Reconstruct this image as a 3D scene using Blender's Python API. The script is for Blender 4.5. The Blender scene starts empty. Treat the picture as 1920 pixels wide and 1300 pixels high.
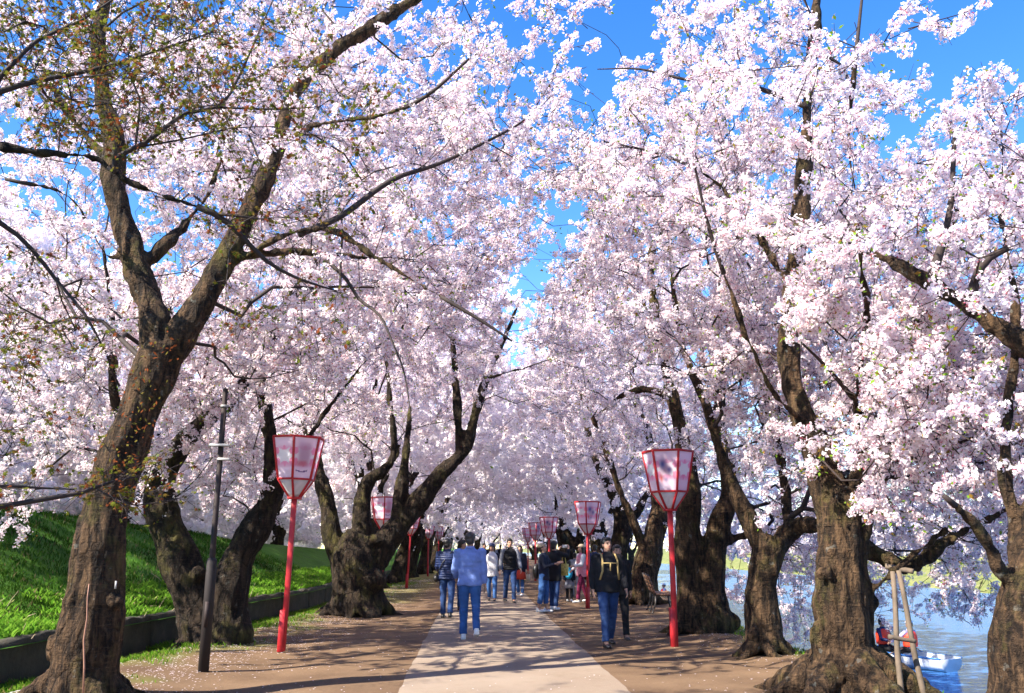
import bpy, bmesh, math, random
import numpy as np
from mathutils import Vector, Matrix, Euler, noise as mnoise

random.seed(7)
rng = np.random.default_rng(7)
scene = bpy.context.scene
COL = scene.collection

# ------------------------------------------------------------------ camera
F_PX, CX, CY = 1700.0, 960.0, 650.0
CAM = Vector((0.0, 0.0, 1.5))
PITCH = math.atan(378.0 / F_PX)
YAW = math.radians(2.53)          # turned to the right of the walk
cam_data = bpy.data.cameras.new('camera')
cam_data.sensor_width = 36.0
cam_data.lens = 36.0 * F_PX / 1920.0
cam_data.clip_start = 0.05
cam_data.clip_end = 3000.0
cam = bpy.data.objects.new('camera', cam_data)
COL.objects.link(cam)
cam.location = CAM
cam.rotation_euler = (math.pi / 2 + PITCH, 0.0, -YAW)
scene.camera = cam

# ------------------------------------------------------------------ world, sun, exposure
SUN_EL = math.radians(41.0)
SUN_AZ = math.atan2(-0.86, -0.50)      # direction the light comes from, clockwise from +Y
world = bpy.data.worlds.new('World')
scene.world = world
world.use_nodes = True
wn, wl = world.node_tree.nodes, world.node_tree.links
wn.clear()
w_out = wn.new('ShaderNodeOutputWorld')
w_bg = wn.new('ShaderNodeBackground')
w_sky = wn.new('ShaderNodeTexSky')
w_sky.sky_type = 'NISHITA'
w_sky.sun_disc = False
w_sky.sun_elevation = SUN_EL
w_sky.sun_rotation = SUN_AZ
w_sky.altitude = 0.0
w_sky.air_density = 1.0
w_sky.dust_density = 0.05
w_sky.ozone_density = 2.2
w_hsv = wn.new('ShaderNodeHueSaturation')
w_hsv.inputs['Hue'].default_value = 0.512
w_hsv.inputs['Saturation'].default_value = 1.36
wl.new(w_sky.outputs[0], w_hsv.inputs['Color'])
wl.new(w_hsv.outputs[0], w_bg.inputs['Color'])
w_bg.inputs['Strength'].default_value = 0.112
wl.new(w_bg.outputs[0], w_out.inputs['Surface'])

sun_d = bpy.data.lights.new('sun', 'SUN')
sun_d.energy = 5.0
sun_d.angle = math.radians(0.53)
sun_d.color = (1.0, 0.92, 0.78)
sun = bpy.data.objects.new('sun', sun_d)
COL.objects.link(sun)
sun_from = Vector((math.sin(SUN_AZ) * math.cos(SUN_EL), math.cos(SUN_AZ) * math.cos(SUN_EL), math.sin(SUN_EL)))
sun.rotation_euler = sun_from.to_track_quat('Z', 'Y').to_euler()
sun.location = (-20, -12, 25)

scene.view_settings.view_transform = 'Standard'
scene.view_settings.look = 'None'
scene.view_settings.exposure = 1.7
scene.view_settings.gamma = 1.0
scene.view_settings.use_curve_mapping = False
scene.render.engine = 'CYCLES'
cy = scene.cycles
cy.max_bounces = 12
cy.diffuse_bounces = 8
cy.glossy_bounces = 3
cy.transmission_bounces = 8
cy.transparent_max_bounces = 8
cy.caustics_reflective = False
cy.caustics_refractive = False
cy.sample_clamp_indirect = 6.0
cy.use_denoising = True
try:
    cy.denoiser = 'OPENIMAGEDENOISE'
except Exception:
    pass

# ------------------------------------------------------------------ pixel of the photograph -> point of the place
_sy, _cy_ = math.sin(YAW), math.cos(YAW)
_sp, _cp = math.sin(PITCH), math.cos(PITCH)
RV = np.array((_cy_, -_sy, 0.0))
FV = np.array((_sy * _cp, _cy_ * _cp, _sp))
UV_ = np.cross(RV, FV)
CV = np.array(CAM)

def ray(px, py):
    return FV + RV * ((px - CX) / F_PX) - UV_ * ((py - CY) / F_PX)

def P(px, py, Y):
    d = ray(px, py)
    return CV + d * (Y / d[1])

def G(px, py, z=0.0):
    d = ray(px, py)
    return CV + d * ((z - CV[2]) / d[2])

def proj(p):
    v = np.asarray(p, float) - CV
    f = v @ FV
    return CX + F_PX * (v @ RV) / f, CY - F_PX * (v @ UV_) / f

def curve_x(y):
    """the walk bends slightly to the right"""
    y = np.maximum(np.asarray(y, float) - 15.0, 0.0)
    return 0.0005 * y * y

_tab = np.random.default_rng(99).uniform(-.85, .85, (64, 64, 64))
def vn(p, f=1.0, off=0.0):
    """smooth 3-D value noise for arrays of points"""
    p = np.asarray(p, float) * np.asarray(f, float) + off
    i = np.floor(p).astype(int); t = p - i; t = t * t * (3 - 2 * t)
    out = 0
    for dx in (0, 1):
        for dy in (0, 1):
            for dz in (0, 1):
                w = (t[:, 0] if dx else 1 - t[:, 0]) * (t[:, 1] if dy else 1 - t[:, 1]) * (t[:, 2] if dz else 1 - t[:, 2])
                out = out + w * _tab[(i[:, 0] + dx) & 63, (i[:, 1] + dy) & 63, (i[:, 2] + dz) & 63]
    return out
def mesh_co(me):
    n = len(me.vertices); co = np.empty(n * 3, np.float32); me.vertices.foreach_get('co', co)
    no = np.empty(n * 3, np.float32); me.vertices.foreach_get('normal', no)
    return co.reshape(-1, 3), no.reshape(-1, 3)
def set_co(me, co):
    me.vertices.foreach_set('co', np.asarray(co, np.float32).ravel()); me.update()

# ------------------------------------------------------------------ object helpers
def tag(o, label=None, cat=None, group=None, kind=None):
    if label: o['label'] = label
    if cat: o['category'] = cat
    if group: o['group'] = group
    if kind: o['kind'] = kind
    return o

def empty(name, loc=(0, 0, 0), rz=0.0, **kw):
    o = bpy.data.objects.new(name, None)
    COL.objects.link(o)
    o.location = loc
    o.rotation_euler = (0, 0, rz)
    o.empty_display_size = 0.2
    return tag(o, **kw)

def link_mesh(name, me, parent=None, mats=(), smooth=True):
    if smooth and len(me.polygons):
        me.polygons.foreach_set('use_smooth', np.ones(len(me.polygons), dtype=bool))
    for m in mats:
        me.materials.append(m)
    o = bpy.data.objects.new(name, me)
    COL.objects.link(o)
    if parent is not None:
        o.parent = parent
    return o

def np_mesh(name, V, faces, mat_idx=None, attrs=None):
    """V (n,3); faces list of int arrays (m,k)"""
    me = bpy.data.meshes.new(name)
    V = np.asarray(V, dtype=np.float32)
    faces = [np.asarray(f, dtype=np.int32) for f in faces if len(f)]
    nl = sum(f.size for f in faces)
    nf = sum(len(f) for f in faces)
    me.vertices.add(len(V))
    me.vertices.foreach_set('co', V.ravel())
    if nf:
        me.loops.add(nl)
        me.polygons.add(nf)
        me.loops.foreach_set('vertex_index', np.concatenate([f.ravel() for f in faces]))
        tot = np.concatenate([np.full(len(f), f.shape[1], dtype=np.int32) for f in faces])
        start = np.concatenate([[0], np.cumsum(tot)[:-1]]).astype(np.int32)
        me.polygons.foreach_set('loop_start', start)
        if mat_idx is not None:
            me.polygons.foreach_set('material_index', np.asarray(mat_idx, dtype=np.int32))
    for an, (typ, data) in (attrs or {}).items():
        a = me.attributes.new(an, typ, 'POINT')
        key = {'FLOAT': 'value', 'INT': 'value', 'FLOAT_VECTOR': 'vector', 'FLOAT_COLOR': 'color'}[typ]
        a.data.foreach_set(key, np.asarray(data, dtype=np.int32 if typ == 'INT' else np.float32).ravel())
    me.update(calc_edges=True)
    return me

class MB:
    """collects closed shapes into one mesh"""
    def __init__(s):
        s.v, s.f, s.n = [], {}, 0
    def add(s, V, faces):
        V = np.asarray(V, float)
        for f in faces:
            f = np.asarray(f, dtype=np.int32)
            if f.size:
                s.f.setdefault(f.shape[1], []).append(f + s.n)
        s.v.append(V)
        s.n += len(V)
        return s
    def box(s, c, size, R=None, taper=1.0):
        hx, hy, hz = np.array(size) / 2
        V = np.array([[x * (taper if z > 0 else 1), y * (taper if z > 0 else 1), z] for z in (-hz, hz) for x, y in ((-hx, -hy), (hx, -hy), (hx, hy), (-hx, hy))])
        if R is not None:
            V = V @ np.array(R).T
        V = V + np.array(c)
        Fq = [[0, 3, 2, 1], [4, 5, 6, 7], [0, 1, 5, 4], [1, 2, 6, 5], [2, 3, 7, 6], [3, 0, 4, 7]]
        return s.add(V, [Fq])
    def bar(s, a, b, w, h=None, up=(0, 0, 1)):
        a, b = np.array(a, float), np.array(b, float)
        h = h or w
        d = b - a
        L = np.linalg.norm(d); d /= L
        u = np.array(up, float)
        if abs(d @ u) > 0.98: u = np.array((0, 1, 0.0))
        x = np.cross(u, d); x /= np.linalg.norm(x)
        y = np.cross(d, x)
        R = np.stack([x, y, d], axis=1)
        return s.box((a + b) / 2, (w, h, L), R)
    def tube(s, pts, radii, n=12, caps=True, ry=None):
        V, F, T = tube_arrays(np.array(pts, float), np.array(radii, float), n, caps, ry)
        return s.add(V, [F, T])
    def ell(s, c, r, n=16, R=None):
        k = n // 2
        V = [[0, 0, 1.0]]
        for i in range(1, k):
            t = math.pi * i / k
            for j in range(n):
                a = 2 * math.pi * j / n
                V.append([math.sin(t) * math.cos(a), math.sin(t) * math.sin(a), math.cos(t)])
        V.append([0, 0, -1.0])
        V = np.array(V) * np.array(r)
        if R is not None: V = V @ np.array(R).T
        V = V + np.array(c)
        T, Q = [], []
        for j in range(n):
            T.append([0, 1 + j, 1 + (j + 1) % n])
            b = 1 + (k - 2) * n
            T.append([len(V) - 1, b + (j + 1) % n, b + j])
            for i in range(k - 2):
                a0 = 1 + i * n
                Q.append([a0 + j, a0 + n + j, a0 + n + (j + 1) % n, a0 + (j + 1) % n])
        return s.add(V, [T, Q])
    def loft(s, rings, n=20):
        """rings: (cx,cy,cz, rx, ry[, tiltx]) ; closed at both ends, horizontal rings"""
        V = []
        for r in rings:
            cx, cy_, cz, rx, ry = r[:5]
            e = r[5] if len(r) > 5 else 2.0
            for j in range(n):
                a = 2 * math.pi * j / n
                ca, sa = math.cos(a), math.sin(a)
                m = (abs(ca) ** e + abs(sa) ** e) ** (-1.0 / e)
                V.append([cx + rx * ca * m, cy_ + ry * sa * m, cz])
        k = len(rings)
        V.append(list(np.array(rings[0][:3])))
        V.append(list(np.array(rings[-1][:3])))
        Q, T = [], []
        for i in range(k - 1):
            for j in range(n):
                Q.append([i * n + j, i * n + (j + 1) % n, (i + 1) * n + (j + 1) % n, (i + 1) * n + j])
        for j in range(n):
            T.append([k * n, (j + 1) % n, j])
            T.append([k * n + 1, (k - 1) * n + j, (k - 1) * n + (j + 1) % n])
        return s.add(V, [Q, T])
    def arrays(s):
        return np.concatenate(s.v), [np.concatenate(f) for f in s.f.values()]
    def mesh(s, name):
        V, F = s.arrays()
        return np_mesh(name, V, F)
    def build(s, name, mat, parent=None, smooth=False, bevel=0.0):
        me = s.mesh(name)
        if bevel > 0:
            bm = bmesh.new(); bm.from_mesh(me)
            bmesh.ops.bevel(bm, geom=list(bm.edges), offset=bevel, segments=1, affect='EDGES')
            bm.to_mesh(me); bm.free()
        return link_mesh(name, me, parent, [mat], smooth)
    def remesh(s, name, voxel, mat, parent=None, smooth_it=2, disp=None):
        me0 = s.mesh(name)
        me = remesh_mesh(me0, voxel, smooth_it)
        if disp: disp(me)
        return link_mesh(name, me, parent, [mat], True)

def remesh_mesh(me0, voxel, smooth_it=2):
    o = bpy.data.objects.new('tmp', me0)
    COL.objects.link(o)
    m = o.modifiers.new('r', 'REMESH'); m.mode = 'VOXEL'; m.voxel_size = voxel
    if smooth_it:
        m2 = o.modifiers.new('s', 'SMOOTH'); m2.iterations = smooth_it; m2.factor = 0.5
    dg = bpy.context.evaluated_depsgraph_get()
    me = bpy.data.meshes.new_from_object(o.evaluated_get(dg))
    me.materials.clear()
    bpy.data.objects.remove(o)
    return me

def frames(pts):
    t = np.gradient(pts, axis=0)
    t /= np.linalg.norm(t, axis=1)[:, None] + 1e-9
    n = np.zeros_like(t)
    a = np.array((0, 0, 1.0)) if abs(t[0][2]) < 0.9 else np.array((1.0, 0, 0))
    v = np.cross(t[0], a); v /= np.linalg.norm(v)
    n[0] = v
    for i in range(1, len(t)):
        v = v - t[i] * (v @ t[i])
        v /= np.linalg.norm(v) + 1e-9
        n[i] = v
    return t, n, np.cross(t, n)

def tube_arrays(pts, radii, n=6, caps=True, ry=None):
    t, a, b = frames(pts)
    ang = np.arange(n) * 2 * math.pi / n
    rb = radii if ry is None else np.array(ry, float)
    V = pts[:, None, :] + a[:, None, :] * (np.cos(ang)[None, :, None] * radii[:, None, None]) + b[:, None, :] * (np.sin(ang)[None, :, None] * rb[:, None, None])
    V = V.reshape(-1, 3)
    k = len(pts)
    j = np.arange(n); j2 = (j + 1) % n
    Q = np.concatenate([np.stack([i * n + j, i * n + j2, (i + 1) * n + j2, (i + 1) * n + j], axis=1) for i in range(k - 1)])
    T = np.zeros((0, 3), int)
    if caps:
        V = np.concatenate([V, pts[:1], pts[-1:]])
        T = np.concatenate([np.stack([np.full(n, k * n), j2, j], axis=1), np.stack([np.full(n, k * n + 1), (k - 1) * n + j, (k - 1) * n + j2], axis=1)])
    return V, Q, T

def resample(pl, step):
    """pl: (n,4) x,y,z,r  -> smooth, evenly stepped"""
    pl = np.asarray(pl, float)
    if len(pl) < 3:
        k = max(2, int(np.linalg.norm(pl[-1, :3] - pl[0, :3]) / step) + 1)
        return pl[0] + (pl[-1] - pl[0]) * np.linspace(0, 1, k)[:, None]
    ext = np.vstack([2 * pl[0] - pl[1], pl, 2 * pl[-1] - pl[-2]])
    out = []
    for i in range(1, len(ext) - 2):
        p0, p1, p2, p3 = ext[i - 1:i + 3]
        k = max(1, int(np.linalg.norm(p2[:3] - p1[:3]) / step + 0.5))
        for q in range(k):
            t = q / k
            out.append(0.5 * ((2 * p1) + (-p0 + p2) * t + (2 * p0 - 5 * p1 + 4 * p2 - p3) * t * t + (-p0 + 3 * p1 - 3 * p2 + p3) * t ** 3))
    out.append(pl[-1])
    out = np.array(out)
    out[:, 3] = np.maximum(out[:, 3], 0.004)
    return out

# ------------------------------------------------------------------ materials
def new_mat(name):
    m = bpy.data.materials.new(name)
    m.use_nodes = True
    nt = m.node_tree
    return m, nt, nt.nodes['Principled BSDF'], nt.nodes['Material Output']

def nd(nt, typ, **kw):
    n = nt.nodes.new(typ)
    for k, v in kw.items():
        if k in n.inputs.keys() if isinstance(k, str) else False:
            n.inputs[k].default_value = v
        else:
            setattr(n, k, v)
    return n

def ramp(nt, stops, src=None):
    r = nt.nodes.new('ShaderNodeValToRGB')
    el = r.color_ramp.elements
    while len(el) > 1: el.remove(el[0])
    el[0].position = stops[0][0]; el[0].color = (*stops[0][1], 1)
    for p, c in stops[1:]:
        e = el.new(p); e.color = (*c, 1)
    if src is not None: nt.links.new(src, r.inputs[0])
    return r

def noise_tex(nt, vec, scale, detail=4.0, rough=0.55, dist=0.0):
    n = nt.nodes.new('ShaderNodeTexNoise')
    n.inputs['Scale'].default_value = scale
    n.inputs['Detail'].default_value = detail
    n.inputs['Roughness'].default_value = rough
    n.inputs['Distortion'].default_value = dist
    if vec is not None: nt.links.new(vec, n.inputs['Vector'])
    return n

def obj_coords(nt, scale=(1, 1, 1)):
    tc = nt.nodes.new('ShaderNodeTexCoord')
    mp = nt.nodes.new('ShaderNodeMapping')
    mp.inputs['Scale'].default_value = scale
    nt.links.new(tc.outputs['Object'], mp.inputs['Vector'])
    return mp.outputs[0]

def bump(nt, src, bsdf, strength=0.5, dist=0.02, prev=None):
    b = nt.nodes.new('ShaderNodeBump')
    b.inputs['Strength'].default_value = strength
    b.inputs['Distance'].default_value = dist
    nt.links.new(src, b.inputs['Height'])
    if prev is not None: nt.links.new(prev, b.inputs['Normal'])
    nt.links.new(b.outputs[0], bsdf.inputs['Normal'])
    return b.outputs[0]

def mixc(nt, fac, a, b):
    m = nt.nodes.new('ShaderNodeMix'); m.data_type = 'RGBA'
    for src, i in ((fac, 0), (a, 6), (b, 7)):
        if isinstance(src, (int, float)): m.inputs[i].default_value = src
        elif isinstance(src, tuple): m.inputs[i].default_value = (*src, 1)
        else: nt.links.new(src, m.inputs[i])
    return m.outputs[2]

def mathn(nt, op, a, b=None, clamp=False):
    m = nt.nodes.new('ShaderNodeMath'); m.operation = op; m.use_clamp = clamp
    for i, s in enumerate((a, b)):
        if s is None: continue
        if isinstance(s, (int, float)): m.inputs[i].default_value = s
        else: nt.links.new(s, m.inputs[i])
    return m.outputs[0]

def simple(name, col, rough=0.6, var=0.12, scale=8.0, bump_s=0.0, bump_scale=60.0, metallic=0.0, spec=0.5):
    m, nt, b, out = new_mat(name)
    v = obj_coords(nt)
    n = noise_tex(nt, v, scale, 5)
    lo = tuple(c * (1 - var) for c in col); hi = tuple(min(1, c * (1 + var)) for c in col)
    r = ramp(nt, [(0.3, lo), (0.7, hi)], n.outputs[0])
    nt.links.new(r.outputs[0], b.inputs['Base Color'])
    b.inputs['Roughness'].default_value = rough
    b.inputs['Metallic'].default_value = metallic
    b.inputs['Specular IOR Level'].default_value = spec
    if bump_s > 0:
        n2 = noise_tex(nt, v, bump_scale, 4)
        bump(nt, n2.outputs[0], b, bump_s, 0.01)
    return m

def mat_bark(name, dark, light, moss=0.35, grey=0.3):
    m, nt, b, out = new_mat(name)
    tc = nt.nodes.new('ShaderNodeTexCoord')
    def mp(s):
        k = nt.nodes.new('ShaderNodeMapping'); k.inputs['Scale'].default_value = s
        nt.links.new(tc.outputs['Object'], k.inputs['Vector']); return k.outputs[0]
    fur = noise_tex(nt, mp((9, 9, 1.6)), 1.6, 6, 0.65, 0.6)           # long furrows
    lent = noise_tex(nt, mp((2.5, 2.5, 26)), 2.0, 4, 0.6, 0.3)         # horizontal lenticels
    big = noise_tex(nt, mp((1, 1, 1)), 1.7, 3)
    fine = noise_tex(nt, mp((1, 1, 1)), 38, 6, 0.7)
    c1 = ramp(nt, [(0.40, dark), (0.52, tuple((a + c) / 2 for a, c in zip(dark, light))), (0.68, light)], fur.outputs[0])
    c2 = mixc(nt, mathn(nt, 'MULTIPLY', ramp(nt, [(0.55, (0, 0, 0)), (0.66, (1, 1, 1))], lent.outputs[0]).outputs[0], 0.45), c1.outputs[0], tuple(min(1, c * 1.2 + .01) for c in light))
    fac = nt.nodes.new('ShaderNodeMix'); fac.data_type = 'FLOAT'
    sharp = mathn(nt, 'MULTIPLY', fine.outputs[0], 0.9)
    c3 = mixc(nt, mathn(nt, 'MULTIPLY', ramp(nt, [(0.42, (0, 0, 0)), (0.6, (1, 1, 1))], fine.outputs[0]).outputs[0], 0.35), c2, tuple(c * 0.45 for c in dark))
    # moss patches on the thing itself
    ms = noise_tex(nt, mp((1, 1, .8)), 2.3, 6, 0.7)
    mfac = mathn(nt, 'MULTIPLY', ramp(nt, [(0.52, (0, 0, 0)), (0.66, (1, 1, 1))], ms.outputs[0]).outputs[0], moss)
    c4 = mixc(nt, mfac, c3, (0.10, 0.088, 0.02))
    lic = noise_tex(nt, mp((1, 1, 1)), 9, 3, 0.5)
    lfac = mathn(nt, 'MULTIPLY', ramp(nt, [(0.66, (0, 0, 0)), (0.70, (1, 1, 1))], lic.outputs[0]).outputs[0], grey)
    c5 = mixc(nt, lfac, c4, (0.26, 0.27, 0.24))
    nt.links.new(c5, b.inputs['Base Color'])
    b.inputs['Roughness'].default_value = 0.9
    b.inputs['Specular IOR Level'].default_value = 0.25
    vo = nt.nodes.new('ShaderNodeTexVoronoi'); vo.feature = 'DISTANCE_TO_EDGE'; vo.inputs['Scale'].default_value = 5.5
    wv = nt.nodes.new('ShaderNodeVectorMath'); wv.operation = 'ADD'
    nt.links.new(mp((1, 1, .42)), wv.inputs[0])
    sc_ = nt.nodes.new('ShaderNodeVectorMath'); sc_.operation = 'SCALE'; sc_.inputs['Scale'].default_value = .30
    nt.links.new(big.outputs['Color'], sc_.inputs[0]); nt.links.new(sc_.outputs[0], wv.inputs[1])
    fz = noise_tex(nt, mp((1, 1, 1)), 6, 4, .7)
    sc2 = nt.nodes.new('ShaderNodeVectorMath'); sc2.operation = 'SCALE'; sc2.inputs['Scale'].default_value = .16
    nt.links.new(fz.outputs['Color'], sc2.inputs[0]); wv2 = nt.nodes.new('ShaderNodeVectorMath'); wv2.operation = 'ADD'
    nt.links.new(wv.outputs[0], wv2.inputs[0]); nt.links.new(sc2.outputs[0], wv2.inputs[1]); nt.links.new(wv2.outputs[0], vo.inputs['Vector'])
    crk = ramp(nt, [(0.0, (0, 0, 0)), (0.13, (1, 1, 1))], vo.outputs['Distance'])
    c6 = mixc(nt, mathn(nt, 'MULTIPLY', mathn(nt, 'SUBTRACT', 1.0, crk.outputs[0]), 0.6), c5, tuple(c * .5 for c in dark))
    nt.links.new(c6, b.inputs['Base Color'])
    h = mathn(nt, 'ADD', mathn(nt, 'MULTIPLY', fur.outputs[0], 1.5), mathn(nt, 'MULTIPLY', lent.outputs[0], 0.22))
    h = mathn(nt, 'ADD', h, mathn(nt, 'MULTIPLY', crk.outputs[0], .35))
    h = mathn(nt, 'ADD', h, mathn(nt, 'MULTIPLY', fine.outputs[0], 0.45))
    bump(nt, h, b, 1.0, 0.075)
    return m

M_bark = mat_bark('bark_brown', (0.014, 0.008, 0.005), (0.155, 0.090, 0.046), 0.6, 0.3)
M_bark_dark = mat_bark('bark_dark', (0.012, 0.008, 0.006), (0.060, 0.039, 0.024), 0.6, 0.2)
M_twig = simple('twig_bark', (0.022, 0.012, 0.010), 0.8, 0.3, 20)
M_twig_maple = simple('maple_twig', (0.045, 0.022, 0.018), 0.7, 0.3, 14)

def mat_petal(name, transl=0.5):
    m, nt, b, out = new_mat(name)
    nt.nodes.remove(b)
    at = nt.nodes.new('ShaderNodeAttribute'); at.attribute_name = 'col'
    oi = nt.nodes.new('ShaderNodeObjectInfo')
    r = ramp(nt, [(0.0, (1.0, 0.955, 0.965)), (0.5, (1, 1, 1)), (1.0, (0.985, 0.965, 1.0))], oi.outputs['Random'])
    mx = nt.nodes.new('ShaderNodeMix'); mx.data_type = 'RGBA'; mx.blend_type = 'MULTIPLY'
    mx.inputs[0].default_value = 1.0
    nt.links.new(at.outputs['Color'], mx.inputs[6]); nt.links.new(r.outputs[0], mx.inputs[7])
    d = nt.nodes.new('ShaderNodeBsdfDiffuse'); t = nt.nodes.new('ShaderNodeBsdfTranslucent')
    s = nt.nodes.new('ShaderNodeMixShader'); s.inputs[0].default_value = transl
    nt.links.new(mx.outputs[2], d.inputs[0]); nt.links.new(mx.outputs[2], t.inputs[0])
    nt.links.new(d.outputs[0], s.inputs[1]); nt.links.new(t.outputs[0], s.inputs[2])
    nt.links.new(s.outputs[0], out.inputs[0])
    return m

M_petal = mat_petal('cherry_petal')
M_leaf = mat_petal('young_leaf', 0.5)
# ================================================================== THE GROUND, WALK, WALL, BANK, WATER
WALL_PTS = np.array([(-3, -6.3), (5, -5.85), (10.3, -5.4), (15.7, -5.0), (25, -4.25), (50, -4.15), (90, -4.2), (160, -4.2)])
SHORE_PTS = np.array([(-5, 5.6), (5, 5.3), (8, 4.9), (10, 4.85), (13, 4.95), (15, 4.9), (17, 4.95), (20, 5.6), (26, 6.3), (40, 6.6), (160, 6.6)])
WATER_Z = -1.7
def wall_x(y): return np.interp(y, WALL_PTS[:, 0], WALL_PTS[:, 1]) + curve_x(np.minimum(y, 110))
def shore_x(y): return np.interp(y, SHORE_PTS[:, 0], SHORE_PTS[:, 1]) + curve_x(np.minimum(y, 110))
def smooth(t):
    t = np.clip(t, 0, 1); return t * t * (3 - 2 * t)
def vnoise(x, y, f, seed=0.0):
    return mnoise.noise(Vector((x * f + seed, y * f - seed, seed * 1.7)))

def bank_h(u, y):
    """height of the grass bank u metres behind the wall"""
    top = np.interp(y, [5, 15, 22, 40, 60, 100], [2.55, 2.5, 2.3, 1.75, 1.35, 1.1])
    t = smooth((u - 0.5) / 5.2)
    return 0.44 + 0.05 * np.minimum(u, 1) + (top - 0.5) * t

def ground_h(x, y):
    wx, sx = wall_x(y), shore_x(y)
    u = x - sx
    n = vnoise(x, y, 0.55, 3.0) * 0.035 + vnoise(x, y, 2.2, 9.0) * 0.012
    edge = smooth((abs(x - (0.45 + curve_x(y))) - 1.4) / 1.2)
    h = n * edge
    # the verge rises a little towards trees, falls to the gutter by the wall
    h += 0.05 * smooth((-(x) - 2.6 + curve_x(y)) / 1.5) * edge
    g = smooth((wx + 0.9 - x) / 0.6)
    h -= 0.10 * g
    # the shore
    if u > 0:
        w = 1.1
        h += -1.95 * smooth(u / w) - 0.6 * smooth((u - w) / 4)
    elif u > -1.2:
        h += 0.06 * math.sin((u + 1.2) / 1.2 * math.pi)
    return float(h)

# --- ground sheet: dirt walk sides, verges and shore, running on to the horizon
ys = np.concatenate([[-400, -100, -30], np.linspace(-8, 3, 12), np.arange(3.4, 22, 0.16), np.arange(22, 50, 0.5), np.arange(50, 112, 2.0), [130, 160, 200, 300, 450, 700, 1200]])
mid = np.linspace(0, 1, 90)
right = np.concatenate([np.arange(0.1, 1.5, 0.1), [1.8, 2.3, 3, 4, 6, 10, 18]])
V, Cg = [], []
rows = []
for y in ys:
    wx, sx = float(wall_x(y)) - 0.12, float(shore_x(y))
    row = [wx + (sx - wx) * t for t in mid] + [sx + r for r in right]
    rows.append(row)
    for x in row:
        z = ground_h(x, y)
        V.append((x, y, z))
        dw = x - wx
        g = float(smooth((1.9 - dw + vnoise(x, y, 1.1, 5) * 1.2) / 0.9)) * (0.6 + 0.6 * vnoise(x, y, 2.3, 7))
        g2 = float(smooth((x - sx + 0.55 + vnoise(x, y, 1.5, 2) * 0.5) / 0.5)) * 0.9
        if y > 26:
            g = max(g, 0.5 * float(smooth((3.0 - dw) / 1.0)))
        g = min(1, max(g, g2, 0))
        Cg.append((g, 0, 0, 1))
nx, ny = len(rows[0]), len(ys)
I = np.arange(nx * ny).reshape(ny, nx)
Q = np.stack([I[:-1, :-1], I[:-1, 1:], I[1:, 1:], I[1:, :-1]], axis=-1).reshape(-1, 4)
me = np_mesh('ground', V, [Q], attrs={'grass': ('FLOAT_COLOR', Cg)})
m, nt, b, out = new_mat('dirt')
v = obj_coords(nt)
n1 = noise_tex(nt, v, 0.8, 6, 0.6); n2 = noise_tex(nt, v, 26, 6, 0.75); n3 = noise_tex(nt, v, 160, 3, 0.7)
c = ramp(nt, [(0.3, (0.105, 0.064, 0.038)), (0.7, (0.20, 0.130, 0.078))], n1.outputs[0])
c = mixc(nt, mathn(nt, 'MULTIPLY', ramp(nt, [(0.4, (0, 0, 0)), (0.65, (1, 1, 1))], n2.outputs[0]).outputs[0], 0.35), c.outputs[0], (0.07, 0.040, 0.024))
c = mixc(nt, mathn(nt, 'MULTIPLY', ramp(nt, [(0.6, (0, 0, 0)), (0.72, (1, 1, 1))], n3.outputs[0]).outputs[0], 0.5), c, (0.30, 0.23, 0.18))
at = nt.nodes.new('ShaderNodeAttribute'); at.attribute_name = 'grass'
gcol = ramp(nt, [(0.3, (0.055, 0.075, 0.012)), (0.55, (0.12, 0.13, 0.025)), (0.75, (0.17, 0.13, 0.05))], n2.outputs[0])
sep = nt.nodes.new('ShaderNodeSeparateColor'); nt.links.new(at.outputs['Color'], sep.inputs[0])
gf = mathn(nt, 'MULTIPLY', sep.outputs[0], mathn(nt, 'ADD', n2.outputs[0], 0.55), True)
c = mixc(nt, gf, c, gcol.outputs[0])
nt.links.new(c, b.inputs['Base Color']); b.inputs['Roughness'].default_value = 0.95; b.inputs['Specular IOR Level'].default_value = 0.15
h = mathn(nt, 'ADD', n2.outputs[0], mathn(nt, 'MULTIPLY', n3.outputs[0], 0.5))
bump(nt, h, b, 0.5, 0.02)
M_dirt = m
tag(link_mesh('ground', me, None, [m]), 'brown trodden dirt ground on both sides of the paved walk', kind='structure')

# --- paved walk
pv, rows = [], []
pys = np.concatenate([np.arange(-8, 30, 0.25), np.arange(30, 112, 1.5), [130, 160]])
for y in pys:
    cx0 = float(curve_x(y))
    wob = 0.03 * vnoise(0, y, 0.8, 1)
    for t in np.linspace(0, 1, 14):
        x = cx0 - 0.76 + wob + t * 2.47 + (0.028 * vnoise(t * 50, y, 2.6, 3) if t in (0.0, 1.0) else 0)
        zed = 0.006 + (0.008 * math.sin(t * math.pi))
        pv.append((x, y, zed))
I = np.arange(len(pv)).reshape(len(pys), 14)
Q = np.stack([I[:-1, :-1], I[:-1, 1:], I[1:, 1:], I[1:, :-1]], axis=-1).reshape(-1, 4)
m, nt, b, out = new_mat('walk_paving')
v = obj_coords(nt)
n1 = noise_tex(nt, v, 0.7, 5, 0.6); n2 = noise_tex(nt, v, 90, 4, 0.8); n3 = noise_tex(nt, v, 300, 2, 0.6)
c = ramp(nt, [(0.3, (0.225, 0.172, 0.128)), (0.7, (0.285, 0.222, 0.168))], n1.outputs[0])
c = mixc(nt, mathn(nt, 'MULTIPLY', n2.outputs[0], 0.45), c.outputs[0], (0.13, 0.09, 0.066))
c = mixc(nt, mathn(nt, 'MULTIPLY', ramp(nt, [(0.58, (0, 0, 0)), (0.7, (1, 1, 1))], n3.outputs[0]).outputs[0], 0.6), c, (0.42, 0.35, 0.29))
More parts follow.
